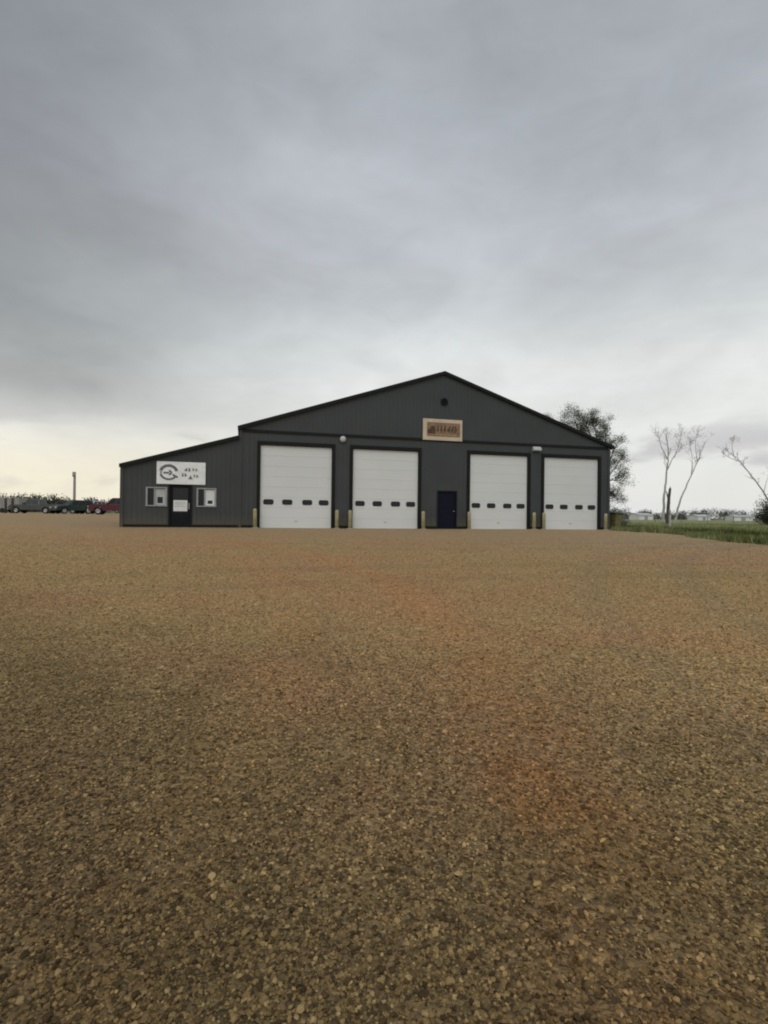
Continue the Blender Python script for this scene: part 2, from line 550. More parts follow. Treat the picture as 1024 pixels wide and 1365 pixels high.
def lot_d(X, Y):
    return np.minimum(np.minimum(lot_edge(Y) - X, X + 88), np.minimum(84 + 2 * np.sin(X * 0.2) - Y, Y + 18))


def lot_height(X, Y):
    d = np.clip(lot_d(X, Y), -1.2, 1.2)
    return ground_z(X, Y) + np.where(d > 0, -0.02 + 0.035 * np.minimum(d * 2, 1), -0.02 + 0.06 * d)


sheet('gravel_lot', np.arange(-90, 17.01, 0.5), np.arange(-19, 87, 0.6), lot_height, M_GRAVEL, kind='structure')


def lot_top(X, Y): return ground_z(X, Y) + 0.015


# loose stones lying on the lot near where one stands
def loose_gravel():
    rng = np.random.default_rng(3)
    pts, sc, tone = [], [], []
    y = 1.0
    while y < 26:                            # thick underfoot, thinning steadily with distance
        z0, z1 = y, y * 1.06; y = z1
        dens = 8200 * (1.7 / max(z1, 1.7)) ** 1.3 * (1 - float(sstep(7, 26, z1)))
        hw = 0.85 * z1 + 0.8
        n = int((z1 - z0) * 2 * hw * dens)
        X = rng.uniform(-hw, hw, n); Y = rng.uniform(z0, z1, n)
        k = X < lot_edge(Y) - 0.1
        for cx, cy, rad, wid, amt, _ in TRACKS:   # wheels push the stones aside
            off = np.abs(np.hypot(X - cx, Y - cy) - rad)
            k &= rng.random(n) > 0.55 * amt * (1 - sstep(wid * 0.3, wid, off))
        X, Y = X[k], Y[k]
        s = 0.0035 * np.exp(rng.normal(0, 0.40, len(X))) * (1 + 0.035 * z1) + 0.0015
        s = np.minimum(s, 0.014 + 0.0003 * z1)
        Z = lot_top(X, Y) + s * rng.uniform(-0.1, 0.7, len(X))
        pts.append(np.stack([X, Y, Z], 1)); sc.append(s); tone.append(0.5 + (rng.beta(1.9, 2.1, len(X)) - 0.5) * (1.0 - 0.45 * float(sstep(2.2, 7.0, z1))))
    P = np.concatenate(pts); S = np.concatenate(sc); T = np.concatenate(tone)
    me = bpy.data.meshes.new('loose_gravel')
    me.vertices.add(len(P)); me.vertices.foreach_set('co', P.ravel().astype(np.float32))
    for nm, arr in (('size', S), ('tone', T)):
        at_ = me.attributes.new(nm, 'FLOAT', 'POINT'); at_.data.foreach_set('value', arr.astype(np.float32))
    o = bpy.data.objects.new('loose_gravel', me); COL.objects.link(o)
    o['kind'] = 'stuff'; o['label'] = 'loose brown gravel covering the lot in the foreground'
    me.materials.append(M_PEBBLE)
    ng = bpy.data.node_groups.new('scatter_stones', 'GeometryNodeTree')
    ng.interface.new_socket('Geometry', in_out='INPUT', socket_type='NodeSocketGeometry')
    ng.interface.new_socket('Geometry', in_out='OUTPUT', socket_type='NodeSocketGeometry')
    g = NT(ng)
    gi, go = g.node('NodeGroupInput'), g.node('NodeGroupOutput')
    join = g.node('GeometryNodeJoinGeometry')
    for k in range(5):
        ico = g.node('GeometryNodeMeshIcoSphere')
        ico.inputs['Radius'].default_value = 1.0; ico.inputs['Subdivisions'].default_value = 2
        sp = g.node('GeometryNodeSetPosition')
        g.l.new(ico.outputs['Mesh'], sp.inputs['Geometry'])
        posn = g.node('GeometryNodeInputPosition').outputs[0]
        off = g.vmath('ADD', posn, (k * 7.3, k * 3.1, 0.7 * k))
        nz = g.node('ShaderNodeTexNoise'); g.put(nz.inputs['Vector'], off)
        nz.inputs['Scale'].default_value = 1.1; nz.inputs['Detail'].default_value = 2.0
        dv = g.vmath('MULTIPLY', g.vmath('SUBTRACT', nz.outputs['Color'], (0.5, 0.5, 0.5)), (2.0, 2.0, 1.7))
        sx = (1.0, 1.3, 0.85, 1.15, 1.45)[k]; sz = (0.75, 0.6, 0.8, 0.55, 0.7)[k]
        newp = g.vmath('MULTIPLY', g.vmath('ADD', posn, dv), (sx, 1.0, sz))
        g.l.new(newp, sp.inputs['Position'])
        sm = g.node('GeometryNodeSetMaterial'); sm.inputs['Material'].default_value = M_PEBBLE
        g.l.new(sp.outputs[0], sm.inputs[0])
        ti = g.node('GeometryNodeGeometryToInstance'); g.l.new(sm.outputs[0], ti.inputs[0])
        g.l.new(ti.outputs[0], join.inputs[0])
    iop = g.node('GeometryNodeInstanceOnPoints')
    mtp = g.node('GeometryNodeMeshToPoints')
    g.l.new(gi.outputs[0], mtp.inputs[0])
    g.l.new(mtp.outputs[0], iop.inputs['Points'])
    g.l.new(join.outputs[0], iop.inputs['Instance'])
    iop.inputs['Pick Instance'].default_value = True
    ri = g.node('FunctionNodeRandomValue', data_type='INT')
    ri.inputs[4].default_value = 0; ri.inputs[5].default_value = 4
    g.l.new(ri.outputs[2], iop.inputs['Instance Index'])
    rr = g.node('FunctionNodeRandomValue', data_type='FLOAT_VECTOR')
    rr.inputs[0].default_value = (-0.45, -0.45, 0); rr.inputs[1].default_value = (0.45, 0.45, 6.283)
    rr.inputs['Seed'].default_value = 5
    g.l.new(rr.outputs[0], iop.inputs['Rotation'])
    na = g.node('GeometryNodeInputNamedAttribute', data_type='FLOAT'); na.inputs['Name'].default_value = 'size'
    g.l.new(na.outputs[0], iop.inputs['Scale'])
    g.l.new(iop.outputs[0], go.inputs[0])
    md = o.modifiers.new('stones', 'NODES'); md.node_group = ng
    return len(P)


N_STONES = loose_gravel()


def grass_blades():
    rng = np.random.default_rng(11)
    P = []
    for y0, y1, x1, dens in ((9, 25, 32, 170), (25, 45, 50, 70), (45, 75, 80, 14)):
        n = int((y1 - y0) * (x1 - 13.0) * dens)
        X = rng.uniform(13.0, x1, n); Y = rng.uniform(y0, y1, n)
        d = lot_edge(Y) - X
        P.append(np.stack([X, Y], 1)[d < 0.12 - 0.3 * rng.random(n) ** 3])
    # ragged fringe along the lot
    n = 9000
    Y = rng.uniform(9, 40, n); X = lot_edge(Y) + rng.normal(0.05, 0.22, n)
    P.append(np.stack([X, Y], 1))
    P = np.concatenate(P); n = len(P)
    # keep them out of the building
    dx, dy = P[:, 0] + 7.33, P[:, 1] - BY
    s = dx * math.cos(TH) + dy * math.sin(TH); b = -dx * math.sin(TH) + dy * math.cos(TH)
    P = P[~((s < 22.5) & (b > -0.1))]; n = len(P)
    clump = np.array([mnoise.noise(Vector((p[0] * 0.6, p[1] * 0.6, 2.0))) for p in P])
    h = (0.07 + 0.10 * rng.random(n)) * (1 + 0.9 * clump) * (1.0 + 0.9 * (1 - sstep(16.5, 19.0, P[:, 0]))); h = np.maximum(h, 0.03)
    a = rng.uniform(0, 6.283, n); w = 0.016 + 0.014 * rng.random(n) + 0.0004 * P[:, 1]
    lean = rng.normal(0, 0.35, (n, 2)) * h[:, None]
    z = ground_z(P[:, 0], P[:, 1]) - 0.03
    v0 = np.stack([P[:, 0] - np.cos(a) * w, P[:, 1] - np.sin(a) * w, z], 1)
    v1 = np.stack([P[:, 0] + np.cos(a) * w, P[:, 1] + np.sin(a) * w, z], 1)
    v2 = np.stack([P[:, 0] + lean[:, 0], P[:, 1] + lean[:, 1], z + h + 0.02], 1)
    V = np.stack([v0, v1, v2], 1).reshape(-1, 3)
    me = bpy.data.meshes.new('grass')
    me.vertices.add(3 * n); me.vertices.foreach_set('co', V.ravel().astype(np.float32))
    me.loops.add(3 * n); me.loops.foreach_set('vertex_index', np.arange(3 * n, dtype=np.int32))
    me.polygons.add(n); me.polygons.foreach_set('loop_start', np.arange(0, 3 * n, 3, dtype=np.int32))
    me.update(); me.validate()
    t = me.attributes.new('tone', 'FLOAT', 'POINT'); t.data.foreach_set('value', np.repeat(rng.random(n), 3).astype(np.float32))
    me.materials.append(M_BLADE)
    o = bpy.data.objects.new('grass', me); COL.objects.link(o)
    o['kind'] = 'stuff'; o['label'] = 'short green grass growing beside the gravel lot'


grass_blades()

# ------------------------------------------------------------------ the shop building
LEN, EAVE, PEAK, PX = 21.71, 5.08, 8.68, 10.95
LL, LE, LT = 5.48, 2.98, 4.60               # lean-to length, eave, top where it meets the main wall
DEPTH, LDEPTH = 26.0, 12.0
HD = 4.27
bld = empty('metal_building', (BX, BY, 0), TH,
            label='charcoal metal shop building with four white overhead doors and a low lean-to office', category='building')


def main_top(u): return EAVE + (PEAK - EAVE) * (u / PX if u < PX else (LEN - u) / (LEN - PX))
def lean_top(u): return LE + (LT - LE) * (u + LL) / LL


DOORS = [(1.02, 4.70), (5.83, 9.50), (12.57, 16.20), (17.27, 20.95)]
MAN = (10.69, 11.72, 2.08)
OFF = (-3.28, -2.32, 2.10)
WINS = [(-4.36, -3.43, 1.10, 1.93), (-2.03, -1.13, 1.10, 1.93)]


def ribbed(bm, u0, u1, zb, zt, openings, P, extra=(), pitch=0.2286):
    br = {round(u0, 4), round(u1, 4)} | {round(e, 4) for e in extra}
    def depth(u):
        k = round(u / pitch); d = abs(u - k * pitch)
        return 0.013 if d <= 0.0151 else (0.013 * (0.034 - d) / 0.019 if d < 0.034 else 0.0)
    k = math.ceil(u0 / pitch)
    while k * pitch < u1:
        for o in (-0.034, -0.015, 0.015, 0.034):
            u = k * pitch + o
            if u0 < u < u1: br.add(round(u, 4))
        k += 1
    for a, b, c, d in openings:
        for u in (a, b):
            if u0 < u < u1: br.add(round(u, 4))
    br = sorted(br)
    for ua, ub in zip(br, br[1:]):
        if ub - ua < 1e-4: continue
        um = (ua + ub) / 2
        cuts = sorted((c, d) for a, b, c, d in openings if a < um < b)
        lo = (zb, zb); segs = []
        for c, d in cuts:
            if c > lo[0] + 1e-4: segs.append((lo, (c, c)))
            lo = (d, d)
        top = (zt(ua), zt(ub))
        segs.append((lo, top))
        for (la, lb), (ta, tb) in segs:
            bm.faces.new([bm.verts.new(P(ua, depth(ua), la)), bm.verts.new(P(ub, depth(ub), lb)),
                          bm.verts.new(P(ub, depth(ub), tb)), bm.verts.new(P(ua, depth(ua), ta))])


ZB = -0.25
LINE = 4.93
bm = bmesh.new()
ops = [(a, b, ZB, HD) for a, b in DOORS] + [(MAN[0], MAN[1], ZB, MAN[2])]
ribbed(bm, 0, LEN, ZB, lambda u: LINE, ops, lambda u, d, z: (u, -d, z))
link('front_wall', bm, M_SIDING, bld)
bm = bmesh.new()
ribbed(bm, 0, LEN, LINE, main_top, [], lambda u, d, z: (u, -d - 0.012, z), extra=(PX,))
link('gable_wall', bm, M_SIDING, bld)
bm = bmesh.new()
ops = [(OFF[0], OFF[1], ZB, OFF[2])] + [(a, b, c, d) for a, b, c, d in WINS]
ribbed(bm, -LL, 0, ZB, lean_top, ops, lambda u, d, z: (u, -d, z))
link('lean_to_wall', bm, M_SIDING, bld)
bm = bmesh.new()
ribbed(bm, 0, LDEPTH, ZB, lambda u: LE, [], lambda u, d, z: (-LL - d, u, z))
ribbed(bm, 0, DEPTH, ZB, lambda u: EAVE, [], lambda u, d, z: (LEN + d, u, z))
ribbed(bm, LDEPTH, DEPTH, ZB, lambda u: EAVE, [], lambda u, d, z: (-d, u, z))
ribbed(bm, 0, LDEPTH, LT - 0.1, lambda u: EAVE, [], lambda u, d, z: (-d, u, z))
ribbed(bm, 0, LEN, ZB, main_top, [], lambda u, d, z: (u, DEPTH + d, z), extra=(PX,))
ribbed(bm, -LL, 0, ZB, lean_top, [], lambda u, d, z: (u, LDEPTH + d, z))
bmesh.ops.recalc_face_normals(bm, faces=bm.faces[:])
link('side_wall', bm, M_SIDING, bld)

# roofs with ribs, standing over the wall tops
def roof_slab(bm, u0, z0, u1, z1, y0, y1, th=0.09):
    n = Vector((-(z1 - z0), 0, (u1 - u0))).normalized()
    if n.z < 0: n = -n
    a, b = Vector((u0, 0, z0)), Vector((u1, 0, z1))
    prism(bm, [(a.x, a.z), (b.x, b.z), (b.x + n.x * th, b.z + n.z * th), (a.x + n.x * th, a.z + n.z * th)], 'y', y0, y1)
    y = y0 + 0.3
    while y < y1 - 0.1:
        p, q = a + n * (th - 0.005), b + n * (th - 0.005)
        vs = []
        for e in (p, q):
            for oy, oh in ((-0.035, 0), (-0.015, 0.035), (0.015, 0.035), (0.035, 0)):
                v = e + n * oh; vs.append(bm.verts.new((v.x, y + oy, v.z)))
        for i in range(3):
            bm.faces.new([vs[i], vs[i + 1], vs[i + 5], vs[i + 4]])
        y += 0.4572


slope = (PEAK - EAVE) / PX
bm = bmesh.new()
roof_slab(bm, -0.10, EAVE - 0.10 * slope, PX, PEAK, -0.12, DEPTH + 0.12)
roof_slab(bm, LEN + 0.22, EAVE - 0.22 * slope, PX, PEAK, -0.12, DEPTH + 0.12)
link('main_roof', bm, M_ROOF, bld)
bm = bmesh.new()
ls = (LT - LE) / LL
roof_slab(bm, -LL - 0.06, LE - 0.06 * ls, -0.04, LT - 0.01, -0.12, LDEPTH + 0.12, 0.07)
link('lean_to_roof', bm, M_ROOF, bld)

# rake fascias, corner posts, flashing, base trim
bm = bmesh.new()
for (u0, z0, u1, z1) in ((-0.12, EAVE - 0.12 * slope, PX, PEAK), (LEN + 0.25, EAVE - 0.25 * slope, PX, PEAK)):
    prism(bm, [(u0, z0 + 0.115), (u1, z1 + 0.115), (u1, z1 - 0.07), (u0, z0 - 0.07)], 'y', -0.17, -0.124)
link('rake_trim', bm, M_TRIM, bld)
bm = bmesh.new()
prism(bm, [(-LL - 0.08, LE - 0.08 * ls + 0.10), (-0.035, LT + 0.09), (-0.035, LT - 0.09), (-LL - 0.08, LE - 0.08 * ls - 0.08)], 'y', -0.168, -0.124)
link('lean_to_rake_trim', bm, M_TRIM, bld)
for a, b in (((-0.035, -0.05, ZB), (0.09, 0.06, EAVE - 0.1)), ((LEN - 0.10, -0.05, ZB), (LEN + 0.05, 0.06, EAVE - 0.1)), ((-LL - 0.05, -0.05, ZB), (-LL + 0.10, 0.06, LE - 0.06))):
    bm = bmesh.new(); box(bm, a, b); link('corner_trim', bm, M_SIDING, bld)
bm = bmesh.new()
prism(bm, [(-0.030, LINE - 0.05), (-0.060, LINE - 0.045), (-0.055, LINE + 0.05), (-0.015, LINE + 0.10), (0.0, LINE + 0.10), (0.0, LINE - 0.05)], 'x', 0.1, LEN - 0.12)
link('eave_flashing', bm, M_TRIM, bld)
solid = sorted([(-LL + 0.1, OFF[0] - 0.09), (OFF[1] + 0.09, -0.04), (0.1, DOORS[0][0] - 0.18), (DOORS[0][1] + 0.18, DOORS[1][0] - 0.18),
                (DOORS[1][1] + 0.18, MAN[0] - 0.09), (MAN[1] + 0.09, DOORS[2][0] - 0.18), (DOORS[2][1] + 0.18, DOORS[3][0] - 0.18), (DOORS[3][1] + 0.18, LEN - 0.12)])
for a, b in solid:
    bm = bmesh.new(); box(bm, (a, -0.034, ZB), (b, 0.02, 0.16)); link('base_trim', bm, M_TRIM, bld)
for u, zt, yl in ((-0.16 + LEN + 0.30, EAVE - 0.25, 0),):
    bm = bmesh.new()
    box(bm, (LEN + 0.225, -0.10, EAVE - 0.13), (LEN + 0.33, DEPTH, EAVE - 0.03), 0.01)
    link('gutter', bm, M_TRIM, bld)

# overhead doors
def overhead_door(u0, u1, dirty):
    w = u1 - u0
    bm = bmesh.new()                         # frame: head and two jambs, butted, 5 cm proud
    box(bm, (u0 - 0.17, -0.055, ZB), (u0, 0.10, HD)); box(bm, (u1, -0.055, ZB), (u1 + 0.17, 0.10, HD))
    box(bm, (u0 - 0.17, -0.058, HD), (u1 + 0.17, 0.10, HD + 0.19))
    d = link('overhead_door', bm, M_TRIM, bld)
    n = 8; h = (HD - 0.02) / n
    for k in range(n):
        z0 = 0.01 + k * h; z1 = z0 + h - 0.003
        bm = bmesh.new()
        zs = [z0, z0 + 0.012]
        prof = [(0.067, z0), (0.062, z0 + 0.006)]
        for j in range(1, 4):                # pressed ribs across each section
            zz = z0 + h * j / 4
            prof += [(0.062, zz - 0.022), (0.0645, zz - 0.010), (0.0645, zz + 0.010), (0.062, zz + 0.022)]
        prof += [(0.062, z1 - 0.006), (0.067, z1), (0.11, z1), (0.11, z0)]
        prism(bm, prof, 'x', u0 + 0.006, u1 - 0.006)
        link('door_section', bm, M_DOORWHITE, d)
        if k == 2:
            for j in range(4):
                cx = u0 + w * (0.115, 0.375, 0.655, 0.89)[j]; cz = (z0 + z1) / 2 + 0.02
                bm = bmesh.new()
                ringprism(bm, rrect(cx, cz, 0.52, 0.27, 0.10), rrect(cx, cz, 0.43, 0.18, 0.07), 0.040, 0.070, 0)
                fs = prism(bm, rrect(cx, cz, 0.43, 0.18, 0.07), 'y', 0.048, 0.066, 1)
                link('door_window', bm, [M_SEAL, M_GLASS], d)
    bm = bmesh.new()
    box(bm, (u0 + 0.004, 0.066, ZB), (u1 - 0.004, 0.108, 0.008))
    link('bottom_seal', bm, M_SEAL, d)
    bm = bmesh.new()
    box(bm, (u0 + w * 0.5 - 0.07, 0.045, 0.36), (u0 + w * 0.5 + 0.07, 0.060, 0.385)); box(bm, (u0 + w * 0.5 - 0.07, 0.03, 0.35), (u0 + w * 0.5 - 0.05, 0.060, 0.395)); box(bm, (u0 + w * 0.5 + 0.05, 0.03, 0.35), (u0 + w * 0.5 + 0.07, 0.060, 0.395))
    link('lift_handle', bm, M_STEEL, d)


for i, (a, b) in enumerate(DOORS): overhead_door(a, b, i)


def frame_around(bm, u0, u1, z1, w, y0, y1):
    box(bm, (u0 - w, y0, ZB), (u0, y1, z1)); box(bm, (u1, y0, ZB), (u1 + w, y1, z1)); box(bm, (u0 - w, y0 - 0.003, z1), (u1 + w, y1, z1 + w))


# walk door between the overhead doors
bm = bmesh.new(); frame_around(bm, MAN[0], MAN[1], MAN[2], 0.07, -0.045, 0.09)
wd = link('walk_door', bm, M_TRIM, bld)
bm = bmesh.new()
box(bm, (MAN[0] + 0.006, 0.02, 0.02), (MAN[1] - 0.006, 0.07, MAN[2] - 0.006), 0.006)
for z0, z1 in ((0.25, 0.95), (1.15, 1.85)):
    box(bm, (MAN[0] + 0.18, 0.012, z0), (MAN[1] - 0.18, 0.022, z1), 0.004)
link('door_leaf', bm, M_NAVY, wd)
bm = bmesh.new()
lathe(bm, [(0.03, 0), (0.03, -0.012), (0.012, -0.014), (0.012, -0.05), (0.03, -0.055), (0.032, -0.08), (0.02, -0.095)], 14, (MAN[1] - 0.10, 0.02, 1.0), 'y')
link('door_knob', bm, M_STEEL, wd, True)
# office door: dark leaf with a glazed upper half and a white notice on it
bm = bmesh.new(); frame_around(bm, OFF[0], OFF[1], OFF[2], 0.07, -0.045, 0.09)
od = link('office_door', bm, M_TRIM, bld)
bm = bmesh.new()
o0, o1 = OFF[0] + 0.006, OFF[1] - 0.006
box(bm, (o0, 0.02, 0.02), (o0 + 0.13, 0.07, 2.09)); box(bm, (o1 - 0.13, 0.02, 0.02), (o1, 0.07, 2.09))
box(bm, (o0 + 0.13, 0.022, 0.02), (o1 - 0.13, 0.068, 0.72)); box(bm, (o0 + 0.13, 0.022, 1.96), (o1 - 0.13, 0.068, 2.09))
link('door_leaf', bm, M_DARKDOOR, od)
bm = bmesh.new(); box(bm, (o0 + 0.131, 0.038, 0.721), (o1 - 0.131, 0.052, 1.959)); link('glass_pane', bm, M_GLASS, od)
bm = bmesh.new(); box(bm, (o0 + 0.15, 0.024, 0.82), (o1 - 0.15, 0.034, 1.36))
for k, (z, w) in enumerate(((1.26, 0.46), (1.19, 0.52), (1.12, 0.30), (1.05, 0.50))):
    cx = (o0 + o1) / 2
    x = cx - w / 2
    while x < cx + w / 2 - 0.02:
        l = random.uniform(0.03, 0.09); box(bm, (x, 0.021, z - 0.012), (min(x + l, cx + w / 2), 0.0235, z + 0.014), mi=1); x += l + 0.03
link('notice', bm, [M_WHITE, material('faded_print', (0.28, 0.28, 0.28), 0.7)], od)
bm = bmesh.new(); box(bm, (o1 - 0.09, -0.03, 0.92), (o1 - 0.05, 0.0, 1.22), 0.006); box(bm, (o1 - 0.085, 0.0, 0.94), (o1 - 0.055, 0.02, 0.97)); box(bm, (o1 - 0.085, 0.0, 1.17), (o1 - 0.055, 0.02, 1.20))
link('pull_handle', bm, M_STEEL, od)


def office_window(a, b, c, d, lab, bright):
    bm = bmesh.new()
    f = 0.06; mid = a + (b - a) * 0.40
    box(bm, (a - 0.02, -0.045, c), (a + f, 0.08, d)); box(bm, (b - f, -0.045, c), (b + 0.02, 0.08, d))
    box(bm, (a - 0.02, -0.048, d), (b + 0.02, 0.08, d + 0.055)); box(bm, (a - 0.03, -0.060, c - 0.055), (b + 0.03, 0.08, c))
    box(bm, (mid - 0.025, -0.03, c), (mid + 0.025, 0.07, d))
    w = link('office_window', bm, M_FRAME, bld, label=lab)
    for p, q in ((a + f, mid - 0.025), (mid + 0.025, b - f)):
        bm = bmesh.new(); box(bm, (p, 0.035, c), (q, 0.045, d)); link('pane', bm, M_GLASS, w)
    # white film notice filling the right-hand sash, its lower part cut away round a dark patch
    p, q = mid + 0.028, b - f - 0.003
    bm = bmesh.new()
    cut0, cut1, cz = (p + 0.12, q - 0.10, c + 0.27) if bright else (p + 0.10, q - 0.12, c + 0.40)
    zlow = c + 0.10
    box(bm, (p, 0.022, cz), (q, 0.033, d - 0.03))
    box(bm, (p, 0.022, zlow), (cut0, 0.033, cz)); box(bm, (cut1, 0.022, zlow), (q, 0.033, cz)); box(bm, (p, 0.022, c + 0.01), (q, 0.033, zlow))
    link('window_notice', bm, M_WHITE if bright else M_BLIND, w)


office_window(*WINS[0], 'office window left of the office door with a greyish notice in its right pane', False)
office_window(*WINS[1], 'office window right of the office door with a bright white notice in its right pane', True)

# lamps over the piers and the round vent in the gable
M_LAMP = material('pale_lamp_housing', (0.50, 0.51, 0.50), 0.4, 0.08, 5)
bm = bmesh.new()
lathe(bm, [(0.15, -0.02), (0.17, -0.05), (0.165, -0.10), (0.13, -0.17), (0.06, -0.21)], 20, (5.26, -0.02, 4.74), 'y')
box(bm, (5.14, -0.04, 4.86), (5.38, -0.02, 4.90))
wl = link('wall_light', bm, M_LAMP, bld, True, label='round white wall light')
bm = bmesh.new()
prism(bm, [(-0.02, 4.58), (-0.02, 4.83), (-0.10, 4.84), (-0.24, 4.66), (-0.22, 4.60)], 'x', 16.48, 16.98)
wl2 = link('wall_light', bm, M_LAMP, bld, label='rectangular grey wall light')
bm = bmesh.new(); box(bm, (16.52, -0.20, 4.572), (16.94, -0.06, 4.579)); link('lens', bm, glass_mat('lamp_lens', (0.25, 0.25, 0.24), 0.2), wl2)
bm = bmesh.new()
lathe(bm, [(0.21, -0.03), (0.21, -0.075), (0.17, -0.085), (0.165, -0.045)], 24, (10.96, -0.012, 7.10), 'y')
vt = link('gable_vent', bm, M_TRIM, bld)
for k in range(5):
    z = 7.10 - 0.11 + k * 0.055; hw = math.sqrt(max(0.16 ** 2 - (z - 7.10) ** 2, 0.001))
    bm = bmesh.new(); prism(bm, [(-0.06, z + 0.02), (-0.085, z - 0.015), (-0.088, z - 0.012), (-0.063, z + 0.023)], 'x', 10.96 - hw, 10.96 + hw); link('vent_slat', bm, M_TRIM, vt)


def on_front(u, out, z):
    c, s = math.cos(TH), math.sin(TH)
    return Vector((BX + u * c + out * s, BY + u * s - out * c, z))


# ------------------------------------------------------------------ signs
def strokes(bm, seglist, t, y0, y1, mi=0):
    """thick straight strokes (x0,z0,x1,z1) in the sign plane"""
    for x0, z0, x1, z1 in seglist:
        d = Vector((x1 - x0, 0, z1 - z0)); L = d.length; d.normalize(); n = Vector((-d.z, 0, d.x)) * t / 2
        a, b = Vector((x0, 0, z0)), Vector((x1, 0, z1))
        pts = [a + n, b + n, b - n, a - n]
        prism(bm, [(p.x, p.z) for p in pts], 'y', y0, y1, mi)
        y0 -= 0.0003; y1 -= 0.0003


sg = empty('wall_sign', on_front(-2.77, 0.03, 2.14), TH, label='white rectangular sign with a grey ring emblem over the office door', category='sign')
W, H = 2.26, 1.10
bm = bmesh.new(); box(bm, (-W / 2, -0.03, 0), (W / 2, 0, H), 0.006); link('sign_board', bm, material('sign_white', (0.80, 0.82, 0.82), 0.5, 0.08, 2.5, dirt=(0.70, 0.72, 0.72)), sg)
M_GREYPRINT = material('grey_print', (0.13, 0.135, 0.14), 0.6, 0.25, 8)
bm = bmesh.new()
cx, cz = -0.58, 0.57
def arc(r0, r1, a0, a1, n=22, sx=1.12):
    p = [(cx + sx * r1 * math.cos(R(a0 + (a1 - a0) * k / n)), cz + r1 * math.sin(R(a0 + (a1 - a0) * k / n))) for k in range(n + 1)]
    q = [(cx + sx * r0 * math.cos(R(a1 + (a0 - a1) * k / n)), cz + r0 * math.sin(R(a1 + (a0 - a1) * k / n))) for k in range(n + 1)]
    return p + q
prism(bm, arc(0.27, 0.40, 12, 165), 'y', -0.036, -0.0302)
prism(bm, arc(0.29, 0.385, 195, 335), 'y', -0.036, -0.0302)
prism(bm, arc(0.29, 0.345, 168, 192), 'y', -0.036, -0.0302)
strokes(bm, [(cx - 0.24, cz - 0.02, cx + 0.02, cz - 0.02), (cx + 0.02, cz + 0.10, cx + 0.14, cz - 0.02), (cx + 0.14, cz - 0.02, cx + 0.02, cz - 0.12), (cx + 0.18, cz - 0.10, cx + 0.42, cz - 0.24)], 0.085, -0.036, -0.0302)
link('emblem', bm, M_GREYPRINT, sg)
bm = bmesh.new()
def marks(parent, mat, x, z, h, t, y0, y1, seed, n, wmin, wmax, gap):
    """row of worn painted marks; the photograph does not resolve any letters here"""
    rg = random.Random(seed)
    for _ in range(n):
        w = rg.uniform(wmin, wmax)
        bm = bmesh.new()
        k = rg.choice('abcd')
        if k == 'a': seg = [(x + w * 0.15, z, x + w * 0.35, z + h), (x + w * 0.35, z + h * 0.55, x + w, z + h * 0.3)]
        elif k == 'b': seg = [(x, z + h * 0.2, x + w, z + h * 0.9), (x + w * 0.6, z, x + w * 0.7, z + h * 0.6)]
        elif k == 'c': seg = [(x, z + h * 0.75, x + w, z + h * 0.75), (x + w * 0.3, z + h * 0.1, x + w * 0.75, z + h * 0.5)]
        else: seg = [(x + w * 0.5, z, x + w * 0.5, z + h), (x, z + h * 0.3, x + w * 0.8, z + h * 0.45)]
        strokes(bm, seg, t, y0, y1)
        link('lettering', bm, mat, parent)
        x += w + gap


bm.free()
marks(sg, M_GREYPRINT, 0.16, 0.64, 0.18, 0.06, -0.036, -0.0302, 3, 2, 0.11, 0.15, 0.035)
marks(sg, M_GREYPRINT, 0.50, 0.66, 0.14, 0.045, -0.036, -0.0302, 5, 2, 0.08, 0.12, 0.05)
marks(sg, M_GREYPRINT, 0.02, 0.38, 0.17, 0.055, -0.036, -0.0302, 8, 2, 0.10, 0.13, 0.03)
marks(sg, M_GREYPRINT, 0.56, 0.34, 0.15, 0.045, -0.036, -0.0302, 12, 2, 0.09, 0.12, 0.04)
bm = bmesh.new(); prism(bm, [(0.33, 0.26), (0.53, 0.26), (0.43, 0.46)], 'y', -0.036, -0.0302)
link('lettering', bm, M_GREYPRINT, sg)

so = empty('gable_sign', on_front(10.88, 0.06, 4.93), TH, label='orange and cream sign on the gable above the walk door', category='sign')
W, H = 2.33, 1.18
bm = bmesh.new(); box(bm, (-W / 2, -0.03, 0), (W / 2, 0, H), 0.006); link('sign_board', bm, material('sign_cream', (0.58, 0.475, 0.36), 0.55, 0.10, 2.5, dirt=(0.50, 0.46, 0.36)), so)
bm = bmesh.new(); prism(bm, rrect(0.05, 0.60, 1.96, 0.78, 0.03, 2), 'y', -0.034, -0.0302); link('sign_field', bm, material('sign_tan', (0.25, 0.15, 0.085), 0.55, 0.22, 3.0, dirt=(0.22, 0.17, 0.13)), so)
bm = bmesh.new()
prism(bm, [(-0.90, 0.36), (-0.90, 0.58), (-0.78, 0.60), (-0.70, 0.78), (-0.50, 0.78), (-0.44, 0.58), (-0.44, 0.36)], 'y', -0.039, -0.0342)
M_BROWN = material('brown_print', (0.075, 0.045, 0.025), 0.6, 0.3, 6)
link('picture', bm, M_BROWN, so)
marks(so, M_BROWN, -0.36, 0.46, 0.38, 0.075, -0.039, -0.0342, 21, 6, 0.13, 0.19, 0.045)
bm = bmesh.new(); box(bm, (-0.40, -0.038, 0.285), (0.86, -0.0342, 0.345)); link('underline', bm, material('olive_print', (0.30, 0.26, 0.12), 0.6, 0.25, 6), so)

